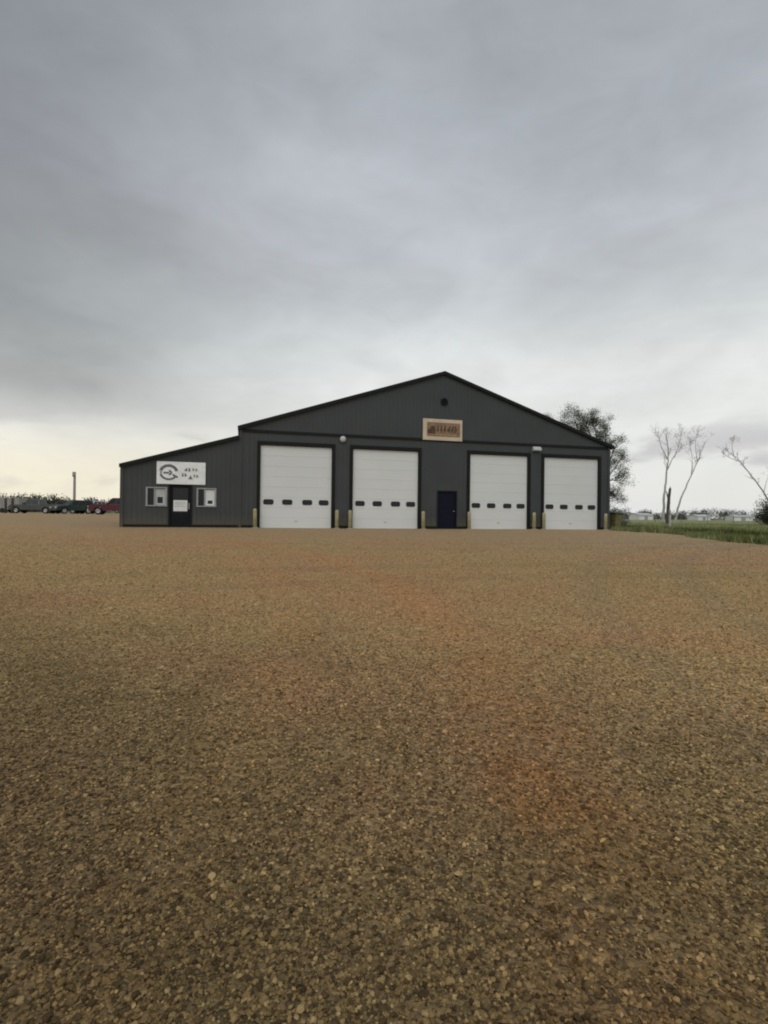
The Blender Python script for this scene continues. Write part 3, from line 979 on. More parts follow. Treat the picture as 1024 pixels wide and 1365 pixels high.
# ------------------------------------------------------------------ bollards
def make_bollard():
    r = empty('bollard', (0, 0, 0), 0, category='bollard', group='yellow bollards beside the overhead doors')
    bm = bmesh.new(); lathe(bm, [(0.095, -0.3), (0.095, 0.90), (0.09, 0.935), (0.065, 0.965), (0.03, 0.98)], 20)
    link('pipe', bm, M_BOLLARD, r, True)
    bm = bmesh.new(); lathe(bm, [(0.20, -0.2), (0.19, 0.02), (0.13, 0.035), (0.096, 0.04)], 18)
    link('footing', bm, material('concrete', (0.30, 0.28, 0.25), 0.85, 0.15, 5, bump=0.3), r, True)
    return r


BL = [(0.78, 'yellow bollard at the left jamb of the first white overhead door from the left'),
      (4.93, 'yellow bollard at the right jamb of the first white overhead door from the left'),
      (5.63, 'yellow bollard at the left jamb of the second white overhead door from the left'),
      (9.69, 'yellow bollard right of the second overhead door, just left of the dark walk door'),
      (12.38, 'yellow bollard left of the third overhead door, just right of the dark walk door'),
      (16.42, 'yellow bollard at the right jamb of the third white overhead door from the left'),
      (17.04, 'yellow bollard at the left jamb of the fourth and rightmost overhead door'),
      (21.20, 'yellow bollard at the right jamb of the rightmost overhead door, by the building corner')]
b0 = make_bollard()
for i, (u, lab) in enumerate(BL):
    o = b0 if i == 0 else copy_tree(b0)
    p = on_front(u, 0.42, 0); o.location = (p.x, p.y, gz(p.x, p.y) + 0.01)
    o['label'] = lab
    o.rotation_euler = (R(random.uniform(-1.2, 1.2)), R(random.uniform(-1.2, 1.2)), random.uniform(0, 6))

# ------------------------------------------------------------------ wheeled bin by the right corner
def waste_bin():
    p = at(816, 705, 46.6)
    r = empty('waste_bin', (p.x + 0.22, 46.7 * FK, gz(p.x, 46.7 * FK)), R(20), label='olive waste bin with a dark lid beside the right corner of the building', category='bin')
    bm = bmesh.new()
    lo = [(-0.22, -0.24), (0.22, -0.24), (0.22, 0.24), (-0.22, 0.24)]; hi = [(-0.29, -0.34), (0.29, -0.34), (0.29, 0.34), (-0.29, 0.34)]
    a = [bm.verts.new((x, y, 0.06)) for x, y in lo]; b = [bm.verts.new((x, y, 0.96)) for x, y in hi]
    bm.faces.new(a[::-1]); bm.faces.new(b)
    for i in range(4): bm.faces.new([a[i], a[(i + 1) % 4], b[(i + 1) % 4], b[i]])
    bmesh.ops.bevel(bm, geom=bm.edges[:], offset=0.025, segments=2, affect='EDGES')
    box(bm, (-0.31, -0.36, 0.93), (0.31, 0.36, 0.965), 0.008)
    link('tub', bm, material('olive_plastic', (0.16, 0.15, 0.055), 0.55, 0.2, 4), r)
    bm = bmesh.new()
    prism(bm, [(-0.38, 0.97), (0.36, 0.97), (0.38, 1.00), (0.2, 1.06), (-0.25, 1.06), (-0.39, 1.0)], 'x', -0.315, 0.315)
    link('lid', bm, M_SEAL, r)
    for s in (-1, 1):
        bm = bmesh.new(); lathe(bm, [(0.11, -0.03), (0.12, -0.02), (0.12, 0.02), (0.11, 0.03)], 18, (s * 0.27, 0.24, 0.12), 'x'); link('wheel', bm, M_SEAL, r)


waste_bin()

# ------------------------------------------------------------------ vegetation
class Tubes:
    def __init__(s): s.v, s.f = [], []

    def tube(s, pts, rad, n=6):
        base = len(s.v)
        for i, p in enumerate(pts):
            t = (pts[min(i + 1, len(pts) - 1)] - pts[max(i - 1, 0)]).normalized()
            a = t.orthogonal().normalized(); b = t.cross(a)
            for k in range(n):
                an = 2 * math.pi * k / n
                s.v.append(p + (a * math.cos(an) + b * math.sin(an)) * rad[i])
        for i in range(len(pts) - 1):
            for k in range(n):
                s.f.append((base + i * n + k, base + i * n + (k + 1) % n, base + (i + 1) * n + (k + 1) % n, base + (i + 1) * n + k))
        s.f.append(tuple(base + (len(pts) - 1) * n + k for k in range(n)))


def spline(pts, m):
    """Catmull-Rom through pts"""
    P = [pts[0] * 2 - pts[1]] + list(pts) + [pts[-1] * 2 - pts[-2]]
    out = []
    for i in range(1, len(P) - 2):
        for k in range(m):
            t = k / m
            out.append(0.5 * ((2 * P[i]) + (P[i + 1] - P[i - 1]) * t + (2 * P[i - 1] - 5 * P[i] + 4 * P[i + 1] - P[i + 2]) * t * t + (3 * P[i] - P[i - 1] - 3 * P[i + 1] + P[i + 2]) * t ** 3))
    out.append(pts[-1]); return out


def limb(T, pts, r0, r1, rng, m=5, wob=0.02, sides=7):
    c = spline(pts, m); L = sum((b - a).length for a, b in zip(c, c[1:]))
    c = [c[0]] + [p + Vector((rng.gauss(0, 1), rng.gauss(0, 1), rng.gauss(0, 1))) * wob * L * 0.25 for p in c[1:]]
    n = len(c); rad = [r0 + (r1 - r0) * (i / (n - 1)) ** 0.8 for i in range(n)]
    T.tube(c, rad, sides)
    return c, rad


def twigs(T, c, rad, rng, count, length, depth, tips, start=0.3, up=0.35, fac=0.55):
    n = len(c)
    for _ in range(count):
        f = start + (1 - start) * rng.random() ** 0.8
        i = min(int(f * (n - 1)), n - 2)
        p = c[i].lerp(c[i + 1], f * (n - 1) - i)
        t = (c[i + 1] - c[i]).normalized()
        d = (t * 0.7 + Vector((rng.gauss(0, 0.6), rng.gauss(0, 0.6), rng.gauss(up, 0.45)))).normalized()
        l = length * rng.uniform(0.5, 1.2) * (1.15 - 0.5 * f)
        pts = [p]; q = p.copy(); dd = d.copy(); k = 4
        for s in range(k):
            dd = (dd + Vector((rng.gauss(0, 0.22), rng.gauss(0, 0.22), rng.gauss(0.07, 0.2)))).normalized()
            q = q + dd * l / k; pts.append(q)
        r0 = max(rad[i] * fac, 0.009); r1 = max(r0 * 0.3, 0.006)
        T.tube(pts, [r0 + (r1 - r0) * s / k for s in range(k + 1)], 4 if depth < 2 else 5)
        tips.append((q, l))
        if depth > 0:
            twigs(T, pts, [r0 + (r1 - r0) * s / k for s in range(k + 1)], rng, max(2, int(count * 0.45)) if count < 12 else 4, l * 0.6, depth - 1, tips, 0.25, up * 0.7)


def leaf_mesh(name, centers, rng, per, spread, size, mat, parent=None, zs=0.8, **props):
    """clumps of small leaf faces round the given points; each clump has its own tone"""
    V, F, Tn = [], [], []
    for c in centers:
        tone = rng.random()
        for _ in range(per):
            v = Vector((rng.gauss(0, 1), rng.gauss(0, 1), rng.gauss(0, zs)))
            p = c + v * spread
            a = Vector((rng.gauss(0, 1), rng.gauss(0, 1), rng.gauss(0, 1))).normalized(); b = a.orthogonal().normalized()
            s = size * rng.uniform(0.55, 1.35)
            i = len(V)
            V += [p - a * s, p + b * s * 0.45, p + a * s, p - b * s * 0.45]
            F.append((i, i + 1, i + 2, i + 3))
            tt = min(1, max(0, tone * 0.6 + rng.random() * 0.4)); Tn += [tt] * 4
    o = raw(name, V, F, mat, parent, **props)
    at_ = o.data.attributes.new('tone', 'FLOAT', 'POINT'); at_.data.foreach_set('value', np.array(Tn, np.float32))
    return o


M_LEAF = leaf_material('leaves_grey_green', (0.040, 0.048, 0.022), (0.062, 0.072, 0.036), (0.105, 0.112, 0.062))
M_LEAFDARK = leaf_material('leaves_dark', (0.022, 0.028, 0.014), (0.038, 0.046, 0.022), (0.062, 0.070, 0.036))
M_LEAFPALE = leaf_material('leaves_pale', (0.11, 0.125, 0.085), (0.16, 0.18, 0.13), (0.22, 0.24, 0.19))
M_WOOD = leaf_material('far_wood', (0.030, 0.034, 0.026), (0.048, 0.052, 0.038), (0.075, 0.078, 0.058))


def local(pts, root): return [p - root for p in pts]


def corner_tree():
    rng = random.Random(21)
    Z = 76.0
    bx, by = at(806, 690, Z).x, Z * FK
    root = Vector((bx, by, gz(bx, by)))
    t = empty('leafy_tree', root, label='sparse leafy tree rising behind the right end of the shop roof', category='tree')
    T = Tubes(); tips = []
    def P(px, py, dz=0): 
        v = at(px, py, Z + dz); return v - root
    fork = P(800, 640)
    c, r = limb(T, [Vector((0, 0, -0.3)), P(804, 665), fork], 0.30, 0.22, rng, wob=0.01)
    ends = [((785, 600, 1), (770, 562, 1.5)), ((778, 605, -1), (748, 566, -2)), ((795, 590, 0), (786, 552, 0)), ((806, 600, 2), (806, 570, 2.5)),
            ((812, 612, -1), (823, 590, -1.5)), ((815, 630, 1), (830, 606, 1.5)), ((814, 640, -2), (828, 640, -2.5)), ((810, 650, 1), (824, 668, 1)),
            ((760, 600, 2), (728, 560, 3)), ((775, 590, 0), (762, 551, 0)), ((800, 630, 0), (816, 622, 0.5)), ((804, 655, 0), (816, 662, 0.5)), ((790, 595, 0), (776, 556, 1)), ((800, 600, 0), (796, 574, 1))]
    cl = []
    for (ax, ay, az), (ex, ey, ez) in ends:
        c, r = limb(T, [fork + Vector((0, 0, rng.uniform(-0.8, 0.4))), P(ax, ay, az), P(ex, ey, ez)], 0.13, 0.02, rng, wob=0.03, sides=5)
        tp = []
        twigs(T, c, r, rng, 9, 1.5, 1, tp, 0.45)
        dens = 1.0 if ex < 815 else 0.75
        for q, l in tp:
            if rng.random() < dens: cl.append(q)
    raw('trunk', T.v, T.f, M_BARKDARK, t, True)
    leaf_mesh('crown', cl, rng, 46, 0.25, 0.066, M_LEAF, t)


corner_tree()


def bare_tree(name, label, limbs, Z, seed, mat, tw, r0s, group=None, leaves=0, base=None):
    """limbs: list of lists of photo points (px, py, depth offset) at about Z; the first one starts at the ground"""
    rng = random.Random(seed)
    b = at(limbs[0][0][0], limbs[0][0][1], Z)
    root = Vector((b.x, Z * FK, gz(b.x, Z * FK)))
    t = empty(name, root, label=label, category='tree')
    if group: t['group'] = group
    T = Tubes(); tips = []
    for i, lp in enumerate(limbs):
        pts = [at(px, py, Z + dz) - root for px, py, dz in lp]
        if i == 0: pts[0].z = -0.3
        c, r = limb(T, pts, r0s[i][0], r0s[i][1], rng, wob=0.012, sides=8)
        n, l, d = tw[i]
        if n: twigs(T, c, r, rng, n, l, d, tips, 0.5, 0.45, 0.42)
    raw('trunk', T.v, T.f, mat, t, True)
    if leaves: leaf_mesh('crown', [q for q, l in tips if rng.random() < leaves], rng, 4, 0.2, 0.06, M_LEAFDARK, t)
    return t


M_TWIGGY = material('bloom_pale_bark', (0.42, 0.41, 0.39), 0.9, 0.25, 4, 0.2, bump=0.5, bscale=20)  # bloom of the bright sky behind is put into this paler bark colour
bare_tree('bare_tree', 'tall bare forked tree standing left of the broken snag in the grass', [
    [(884, 697, 0), (885, 660, 0), (888, 632, 0), (890, 604, 0), (886, 578, 0)],
    [(888, 628, 0), (898, 608, 0.5), (912, 592, 1)],
    [(889, 612, 0), (880, 594, -1), (876, 576, -1.5)],
    [(898, 610, 0.4), (905, 590, 0.2), (909, 570, 0)]], 100, 4, M_TWIGGY, [(14, 2.2, 2), (12, 1.7, 2), (12, 1.7, 2), (12, 1.6, 2)], [(0.20, 0.035), (0.09, 0.015), (0.07, 0.015), (0.06, 0.015)])
bare_tree('tree_snag', 'short dark broken snag between the two bare trees', [
    [(890, 697, 0), (891, 672, 0), (893, 651, 0)], [(891, 668, 0), (889, 659, 0.3), (888, 655, 0.5)]], 96, 5, M_BARKDARK, [(2, 0.5, 0), (0, 0, 0)], [(0.27, 0.15), (0.10, 0.05)])
bare_tree('bare_tree', 'slim bare tree leaning right, right of the broken snag', [
    [(899, 697, 0), (905, 673, 0), (916, 645, 0), (929, 615, 0.5), (940, 588, 1)],
    [(921, 633, 0.2), (922, 612, -0.4), (918, 590, -1)],
    [(929, 615, 0.5), (926, 592, 1), (930, 570, 1.2)]], 104, 9, M_TWIGGY, [(14, 2.2, 2), (12, 1.6, 2), (12, 1.6, 2)], [(0.17, 0.03), (0.06, 0.015), (0.06, 0.015)])
bare_tree('bare_tree', 'bare tree leaning far to the left over the dark bush at the right edge', [
    [(1040, 698, 0), (1028, 674, 0), (1012, 648, 0), (988, 618, 0), (966, 598, 0.5)],
    [(985, 615, 0), (972, 610, -0.5), (962, 604, -1)],
    [(978, 608, 0.2), (975, 596, 0.8), (978, 584, 1.4)],
    [(1018, 656, 0), (1022, 640, 0.5), (1030, 620, 1)]], 92, 14, M_TWIGGY, [(14, 1.6, 2), (10, 1.2, 2), (10, 1.2, 2), (6, 1.2, 1)], [(0.14, 0.035), (0.05, 0.014), (0.05, 0.014), (0.05, 0.014)])


def bush(name, label, px0, px1, ptop, Z, seed, mat, per, size, n, spread, cat='bush'):
    rng = random.Random(seed)
    a, b = at(px0, 690, Z), at(px1, 690, Z)
    cx = (a.x + b.x) / 2; w = (b.x - a.x) / 2
    root = Vector((cx, Z * FK, gz(cx, Z * FK)))
    h = at(cx / Z * 1000 + 512, ptop, Z).z - root.z
    t = empty(name, root, label=label, category=cat)
    T = Tubes(); cl = []
    for k in range(n):
        an = rng.uniform(0, 6.283); rr = w * math.sqrt(rng.random())
        top = Vector((rr * math.cos(an), rr * math.sin(an) * 0.8, h * rng.uniform(0.35, 1.0) * (1 - 0.45 * (rr / w) ** 2)))
        p0 = Vector((top.x * 0.2, top.y * 0.2, -0.1))
        c, r = limb(T, [p0, p0.lerp(top, 0.5) + Vector((top.x * 0.15, top.y * 0.15, 0)), top], 0.015 + 0.008 * h, 0.008, rng, m=3, sides=4)
        for f in (0.45, 0.7, 0.85, 1.0): cl.append(c[int(f * (len(c) - 1))] + Vector((rng.gauss(0, spread), rng.gauss(0, spread), rng.gauss(0, spread))))
    raw('stems', T.v, T.f, M_BARKDARK, t)
    leaf_mesh('foliage', cl, rng, per, spread, size, mat, t)


bush('bush', 'dark leafy bush at the right edge of the lawn', 1012, 1050, 660, 90, 31, M_LEAFDARK, 26, 0.10, 60, 0.30)
bush('bush', 'low pale grey-green bush beside the olive bin at the building corner', 820, 836, 686, 53, 33, M_LEAFPALE, 16, 0.045, 34, 0.10)
bush('bush', 'small dark bush at the foot of the leafy tree behind the building', 812, 826, 676, 70, 35, M_LEAF, 18, 0.08, 30, 0.2)


def tree_line(name, label, x0, x1, Yf, hmin, hmax, seed, step, size, gap=0.0):
    rng = random.Random(seed)
    cl = []
    x = x0
    while x < x1:
        Y = Yf(x) + rng.uniform(-18, 18)
        h = rng.uniform(hmin, hmax) * (1 + 0.45 * mnoise.noise(Vector((x * 0.03, seed, 0)))) 
        w = h * rng.uniform(0.45, 0.8); g = gz(x, Y)
        if rng.random() > gap:
            for k in range(13):
                a = rng.uniform(0, 6.283); rr = w * math.sqrt(rng.random()) * 0.8
                cl.append(Vector((x + rr * math.cos(a), Y + rr * math.sin(a), g + h * (0.08 + 0.85 * rng.random() * (1 - 0.35 * (rr / w) ** 2)))))
        x += step * rng.uniform(0.5, 1.5)
    o = leaf_mesh(name, cl, rng, 40, size * 2.6, size, M_WOOD, None, 0.9, kind='stuff', label=label)


tree_line('distant_wood', 'dark far wood along the horizon left of the building', -260, -45, lambda x: 150, 4.0, 4.9, 2, 1.2, 0.26)
tree_line('distant_wood', 'dark far wood along the horizon right of the building', -20, 420, lambda x: 285, 3.4, 5.2, 6, 2.2, 0.36, 0.06)

# ------------------------------------------------------------------ things across the field
def farm_shed(px0, px1, ptop, Z, lab, roofc, seed):
    a, b = at(px0, 690, Z), at(px1, 690, Z)
    cx = (a.x + b.x) / 2; w = b.x - a.x; g = gz(cx, Z * FK); h = at(cx / Z * 1000 + 512, ptop, Z).z - g
    r = empty('farm_shed', (cx, Z * FK, g), R(random.uniform(-12, 12)), label=lab, category='shed', group='pale sheds across the field')
    eh = h * 0.68; d = 7.0
    bm = bmesh.new(); ribbed(bm, -w / 2, w / 2, -0.3, lambda u: eh, [(-w * 0.12, w * 0.12, -0.3, eh * 0.8)], lambda u, dd, z: (u, -d / 2 - dd, z), pitch=0.6)
    ribbed(bm, -d / 2, d / 2, -0.3, lambda u: eh + (h - eh) * (1 - abs(u) / (d / 2)), [], lambda u, dd, z: (-w / 2 - dd, u, z), extra=(0.0,), pitch=0.6)
    ribbed(bm, -d / 2, d / 2, -0.3, lambda u: eh + (h - eh) * (1 - abs(u) / (d / 2)), [], lambda u, dd, z: (w / 2 + dd, u, z), extra=(0.0,), pitch=0.6)
    ribbed(bm, -w / 2, w / 2, -0.3, lambda u: eh, [], lambda u, dd, z: (u, d / 2 + dd, z), pitch=0.6)
    link('wall', bm, M_WHITE, r)
    bm = bmesh.new()
    prism(bm, [(-d / 2 - 0.3, eh - 0.05), (0, h + 0.05), (d / 2 + 0.3, eh - 0.05), (d / 2 + 0.3, eh + 0.07), (0, h + 0.17), (-d / 2 - 0.3, eh + 0.07)], 'x', -w / 2 - 0.3, w / 2 + 0.3)
    link('roof', bm, material('shed_roof_%d' % seed, roofc, 0.5), r)
    bm = bmesh.new(); box(bm, (-w * 0.12, -d / 2 + 0.02, -0.3), (w * 0.12, -d / 2 + 0.1, eh * 0.8)); link('door', bm, M_FRAME, r)


farm_shed(844, 864, 684.3, 300, 'long pale shed on the horizon, first right of the shop building', (0.45, 0.45, 0.46), 1)
farm_shed(923, 940, 686.3, 330, 'pale shed on the horizon between the leaning bare tree and the right bush, left one', (0.5, 0.5, 0.5), 2)
farm_shed(973, 996, 686.8, 310, 'pale shed on the horizon between the leaning bare tree and the right bush, right one', (0.42, 0.43, 0.44), 3)

p = at(893, 706, 50)
mp = empty('marker_post', (p.x, 50 * FK, gz(p.x, 50 * FK)), R(15), label='slim white marker post standing in the grass before the bare trees', category='post')
bm = bmesh.new(); box(bm, (-0.05, -0.05, -0.3), (0.05, 0.05, 1.25), 0.008); prism(bm, [(-0.05, 1.252), (0.05, 1.252), (0.0, 1.32)], 'y', -0.05, 0.05); link('post', bm, material('weathered_white', (0.48, 0.47, 0.42), 0.7, 0.15, 6, dirt=(0.32, 0.29, 0.22)), mp)
bm = bmesh.new(); box(bm, (-0.056, -0.056, 0.98), (0.056, 0.056, 1.10)); link('reflective_band', bm, M_FRAME, mp)

# wire fence across the field
fx0, fx1, fy = 24, 120, 92
fence = empty('wire_fence', (0, fy, 0), 0, label='low wire fence with thin wooden posts crossing the field beyond the bare trees', category='fence')
bm0 = None
M_POST = material('grey_wood', (0.16, 0.15, 0.135), 0.9, 0.2, 8)
bm = bmesh.new(); lathe(bm, [(0.055, -0.3), (0.055, 1.22), (0.02, 1.27)], 8); fp = link('post', bm, M_POST, fence)
x = fx0; first = True
while x < fx1:
    o = fp if first else fp.copy()
    if not first: COL.objects.link(o)
    first = False
    o.location = (x, random.uniform(-0.1, 0.1), gz(x, fy)); o.rotation_euler = (R(random.uniform(-3, 3)), R(random.uniform(-3, 3)), 0)
    x += 4.5
T = Tubes()
for z in (0.35, 0.65, 0.95, 1.18):
    T.tube([Vector((xx, -0.06, gz(xx, fy) + z + 0.01 * math.sin(xx))) for xx in np.arange(fx0, fx1, 4.5)], [0.006] * len(np.arange(fx0, fx1, 4.5)), 4)
raw('wire', T.v, T.f, M_STEEL, fence)

# ------------------------------------------------------------------ vehicles and yard on the left
M_TYRE = material('tyre_rubber', (0.018, 0.018, 0.018), 0.85, 0.2, 6)
M_CHROME = material('dull_alloy', (0.40, 0.40, 0.41), 0.35, 0.1, 6, metal=0.9)
M_BUMPER = material('bumper_grey', (0.06, 0.06, 0.062), 0.5)
M_HEAD = glass_mat('lamp_glass', (0.62, 0.62, 0.60), 0.08)
M_TAIL = material('tail_red', (0.25, 0.01, 0.01), 0.25)


def paint(name, c): return material(name, c, 0.28, 0.06, 1.5, 0.5, dirt=tuple(0.6 * v + 0.04 for v in c))


def quad_on(bm, q, i0, i1, j0, j1, off):
    """window pane laid into the plane of corners q (a,b,c,d), inset and set proud"""
    a, b, c, d = [Vector(v) for v in q]
    n = (d - a).cross(b - a).normalized()
    def S(u, v): return a.lerp(b, u).lerp(d.lerp(c, u), v)
    f = [S(i0, j0), S(i1, j0), S(i1, j1), S(i0, j1)]
    top = [bm.verts.new(p + n * off) for p in f]; bot = [bm.verts.new(p - n * 0.01) for p in f]
    bm.faces.new(top)
    for k in range(4): bm.faces.new([bot[k], bot[(k + 1) % 4], top[(k + 1) % 4], top[k]])


def vehicle(name, label, cat, loc, rz, col, kind, group='vehicles parked along the far side of the lot'):
    r = empty(name, loc, rz, label=label, category=cat, group=group)
    if kind == 'pickup':
        L, wb, fw, bh, rh, W = 5.6, (1.78, -1.75), 0.98, 1.10, 1.86, 0.96
        hood, c0, c1, c2, c3, tail = 1.08, 1.15, 0.42, -0.85, -1.00, 1.12
    elif kind == 'suv':
        L, wb, fw, bh, rh, W = 4.8, (1.45, -1.42), 0.95, 1.02, 1.75, 0.92
        hood, c0, c1, c2, c3, tail = 1.00, 1.00, 0.30, -1.95, -2.25, 1.02
    else:
        L, wb, fw, bh, rh, W = 4.6, (1.40, -1.35), 0.70, 0.90, 1.45, 0.88
        hood, c0, c1, c2, c3, tail = 0.88, 0.95, 0.25, -1.10, -1.75, 0.92
    h = L / 2; wr = 0.38 if kind != 'sedan' else 0.33; ar = wr + 0.07
    def arch(cx):
        return [(cx + ar * math.cos(R(a)), wr + ar * math.sin(R(a))) for a in range(-8, 189, 14)]
    lowz = 0.42
    pts = [(h - 0.02, lowz + 0.05), (h, 0.75), (h - 0.10, hood - 0.10), (h - 0.35, hood), (c0 + 0.02, bh + 0.01), (c3, bh + 0.02)]
    pts += [(-h + 0.05, tail), (-h, tail - 0.06), (-h + 0.02, lowz + 0.08)]
    low = [(x, max(z, lowz)) for x, z in arch(wb[1])[::-1]] + [(x, max(z, lowz)) for x, z in arch(wb[0])[::-1]]
    pts += low
    bm = bmesh.new()
    fs = prism(bm, pts, 'y', -W, W)
    body_edges = [e for f in fs[:2] for e in f.edges]
    bmesh.ops.bevel(bm, geom=list(set(body_edges)), offset=0.05, segments=2, affect='EDGES')
    # cabin
    bz, tz, ti = bh - 0.02, rh, 0.16
    B = [(c0, W - 0.04, bz), (c0, -W + 0.04, bz), (c3, -W + 0.04, bz), (c3, W - 0.04, bz)]
    Tp = [(c1, W - ti - 0.04, tz), (c1, -W + ti + 0.04, tz), (c2, -W + ti + 0.04, tz), (c2, W - ti - 0.04, tz)]
    vb = [bm.verts.new(p) for p in B]; vt_ = [bm.verts.new(p) for p in Tp]
    cf = [bm.faces.new(vt_)]
    for i in range(4): cf.append(bm.faces.new([vb[i], vb[(i + 1) % 4], vt_[(i + 1) % 4], vt_[i]]))
    bmesh.ops.recalc_face_normals(bm, faces=cf)
    bmesh.ops.bevel(bm, geom=list(cf[0].edges), offset=0.06, segments=3, affect='EDGES')
    if kind == 'pickup':                     # open bed: raised side rails round a sunk floor
        for s in (-1, 1): box(bm, (-h + 0.06, s * W - (0.02 if s < 0 else 0.12) + (0.02 if s < 0 else 0), bh), (c3 - 0.05, s * W + (0.12 if s < 0 else -0.02), bh + 0.10), 0.015)
        box(bm, (-h + 0.04, -W + 0.13, bh - 0.02), (-h + 0.12, W - 0.13, bh + 0.10), 0.015)
    body = link('body', bm, paint(col[0], col[1]), r)
    def win(q, *a):
        b2 = bmesh.new(); quad_on(b2, q, *a); bmesh.ops.recalc_face_normals(b2, faces=b2.faces[:]); link('window', b2, M_GLASS, r)
    win((B[0], B[1], Tp[1], Tp[0]), 0.06, 0.94, 0.08, 0.90, 0.008)
    win((B[2], B[3], Tp[3], Tp[2]), 0.08, 0.92, 0.12, 0.86, 0.008)
    for q in ((B[1], B[2], Tp[2], Tp[1]), (B[3], B[0], Tp[0], Tp[3])):
        sp = [(0.08, 0.50), (0.54, 0.92)] if kind != 'suv' else [(0.07, 0.36), (0.39, 0.66), (0.69, 0.93)]
        for a, b in sp: win(q, a, b, 0.10, 0.86, 0.008)
    for i, cx in enumerate(wb):
        for s in (-1, 1):
            b2 = bmesh.new()
            lathe(b2, [(wr * 0.62, -0.12), (wr - 0.03, -0.13), (wr, -0.09), (wr, 0.09), (wr - 0.03, 0.13), (wr * 0.62, 0.12)], 26, (cx, s * (W - 0.13), wr), 'y')
            wh = link('wheel', b2, M_TYRE, r)
            b2 = bmesh.new()
            y = s * (W + 0.0)
            lathe(b2, [(wr * 0.60, -0.03), (wr * 0.60, 0.0), (wr * 0.5, 0.012), (wr * 0.2, -0.01), (0.05, 0.02)], 20, (cx, y, wr), 'y')
            link('rim', b2, M_CHROME, wh)
    for s in (-1, 1):
        b2 = bmesh.new(); box(b2, (h - 0.10, s * (W - 0.24) - 0.18, hood - 0.30), (h + 0.012, s * (W - 0.24) + 0.18, hood - 0.13), 0.02); link('headlight', b2, M_HEAD, r)
        b2 = bmesh.new(); box(b2, (-h - 0.012, s * (W - 0.12) - 0.08, tail - 0.42), (-h + 0.08, s * (W - 0.12) + 0.08, tail - 0.10), 0.02); link('tail_light', b2, M_TAIL, r)
        b2 = bmesh.new(); box(b2, (c0 - 0.32, s * (W + 0.13) - 0.10, bh + 0.08), (c0 - 0.20, s * (W + 0.13) + 0.10, bh + 0.24), 0.02); link('mirror', b2, M_BUMPER, r)
    b2 = bmesh.new(); box(b2, (h - 0.06, -0.48, hood - 0.36), (h + 0.010, 0.48, hood - 0.12), 0.015); link('grille', b2, M_BUMPER, r)
    b2 = bmesh.new(); box(b2, (h - 0.10, -W + 0.02, lowz), (h + 0.07, W - 0.02, lowz + 0.20), 0.03); link('front_bumper', b2, M_CHROME if kind == 'pickup' else M_BUMPER, r)
    b2 = bmesh.new(); box(b2, (-h - 0.07, -W + 0.02, lowz + 0.04), (-h + 0.08, W - 0.02, lowz + 0.22), 0.03); link('rear_bumper', b2, M_CHROME if kind == 'pickup' else M_BUMPER, r)
    return r


def vpos(px, Z):
    Z = Z * 1.13
    x = at(px, 685, Z).x
    return (x, Z * FK, gz(x, Z * FK) + 0.014)


vehicle('pickup_truck', 'dark red pickup truck parked beyond the left corner of the building', 'pickup truck', vpos(157, 74), R(196), ('dark_red_paint', (0.085, 0.006, 0.016)), 'pickup')
vehicle('parked_car', 'small white car parked left of the dark red pickup', 'car', vpos(121, 88), R(262), ('white_car_paint', (0.58, 0.56, 0.56)), 'suv')
vehicle('parked_car', 'dark green sport utility car parked at the foot of the tall pole', 'car', vpos(98, 84), R(235), ('dark_green_paint', (0.012, 0.036, 0.028)), 'suv')
vehicle('parked_car', 'dark maroon car parked between the grey pickup and the dark green car', 'car', vpos(82, 92), R(205), ('dark_maroon_paint', (0.045, 0.022, 0.020)), 'suv')
vehicle('pickup_truck', 'grey pickup truck parked side-on at the far left of the lot', 'pickup truck', vpos(47, 84), R(184), ('grey_paint', (0.070, 0.073, 0.073)), 'pickup')

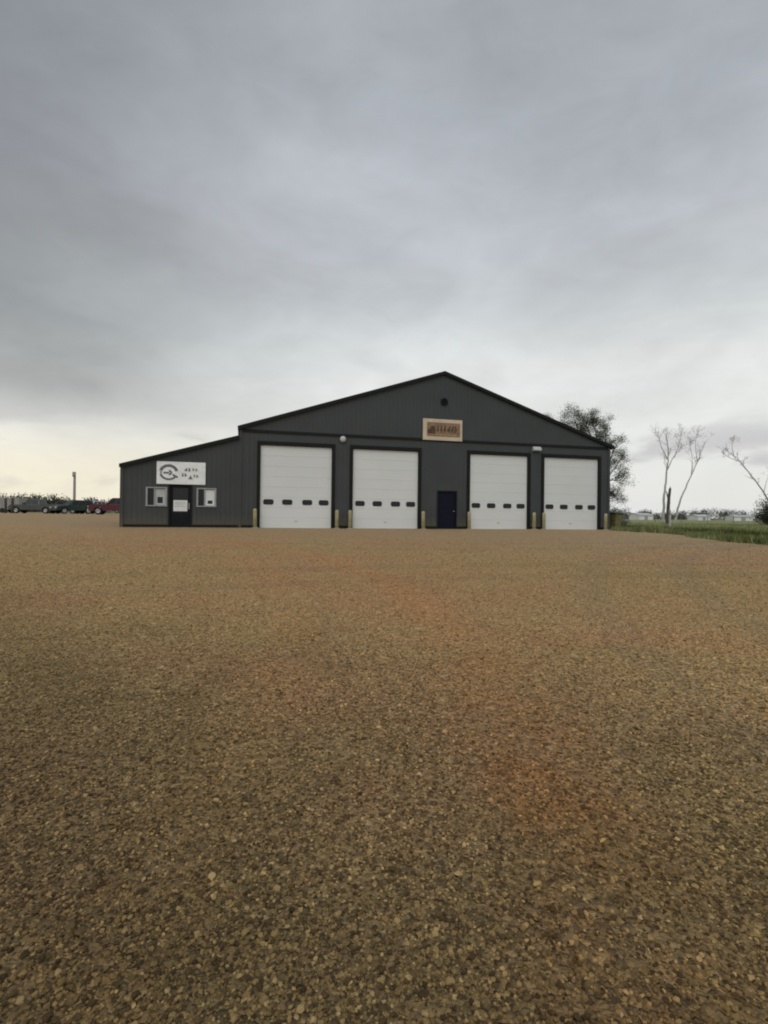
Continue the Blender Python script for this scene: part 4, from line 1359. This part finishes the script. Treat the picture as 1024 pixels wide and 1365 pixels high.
# enclosed trailer behind two dark posts at the far left
def trailer():
    x, y, z = vpos(4, 92)
    r = empty('cargo_trailer', (x, y, z), R(8), label='pale grey enclosed trailer behind two dark posts at the far left', category='trailer')
    bm = bmesh.new(); box(bm, (-2.6, -1.05, 0.55), (2.6, 1.05, 2.1), 0.06); link('box_body', bm, material('trailer_grey', (0.26, 0.26, 0.235), 0.5, 0.12, 1.5, dirt=(0.2, 0.18, 0.14)), r)
    for xx in np.arange(-2.2, 2.3, 0.55):
        bm = bmesh.new(); box(bm, (xx - 0.02, -1.065, 0.62), (xx + 0.02, -1.049, 2.03)); link('seam_strip', bm, M_FRAME, r)
    for xx in (-0.45, 0.45):
        for s in (-1, 1):
            bm = bmesh.new(); lathe(bm, [(0.2, -0.1), (0.32, -0.1), (0.34, -0.06), (0.34, 0.06), (0.32, 0.1), (0.2, 0.1)], 22, (xx, s * 1.0, 0.34), 'y'); link('wheel', bm, M_TYRE, r)
    bm = bmesh.new(); prism(bm, [(2.6, -0.6), (3.9, -0.04), (3.9, 0.04), (2.6, 0.6), (2.6, 0.5), (3.75, 0.0), (2.6, -0.5)], 'z', 0.5, 0.6); link('tongue', bm, M_BUMPER, r)


trailer()
bm = bmesh.new()
for i, (px, lab) in enumerate(((8, 'thick dark wooden post, left one of two before the pale trailer'), (16.5, 'thick dark wooden post, right one of two before the pale trailer'))):
    x, y, z = vpos(px, 80)
    b2 = bmesh.new(); lathe(b2, [(0.14 + 0.03 * i, -0.3), (0.13 + 0.03 * i, 1.75 + 0.05 * i), (0.10, 1.82 + 0.05 * i)], 14)
    o = link('wooden_post', b2, M_BARKDARK, None, True, label=lab, category='post', group='dark posts at the far left')
    o.location = (x, y, z); o.rotation_euler = (R(1.0 - i), R(-0.8 + 1.5 * i), 0)
bm.free()

p = vpos(99, 100)
pole = empty('utility_pole', p, 0, label='tall slim pole rising behind the dark green car', category='pole')
bm = bmesh.new(); lathe(bm, [(0.20, -0.5), (0.19, 2.0), (0.17, 5.3), (0.16, 6.15)], 14); link('shaft', bm, material('pole_wood', (0.33, 0.31, 0.27), 0.9, 0.2, 5), pole, True)
bm = bmesh.new(); lathe(bm, [(0.18, 5.5), (0.24, 5.55), (0.24, 6.2), (0.18, 6.25)], 14, (-0.05, -0.06, 0)); link('cap_band', bm, M_FRAME, pole, True)

print('stones', N_STONES, 'objects', len(bpy.data.objects), 'tris', sum(sum(len(pp.vertices) - 2 for pp in m.polygons) for m in bpy.data.meshes))
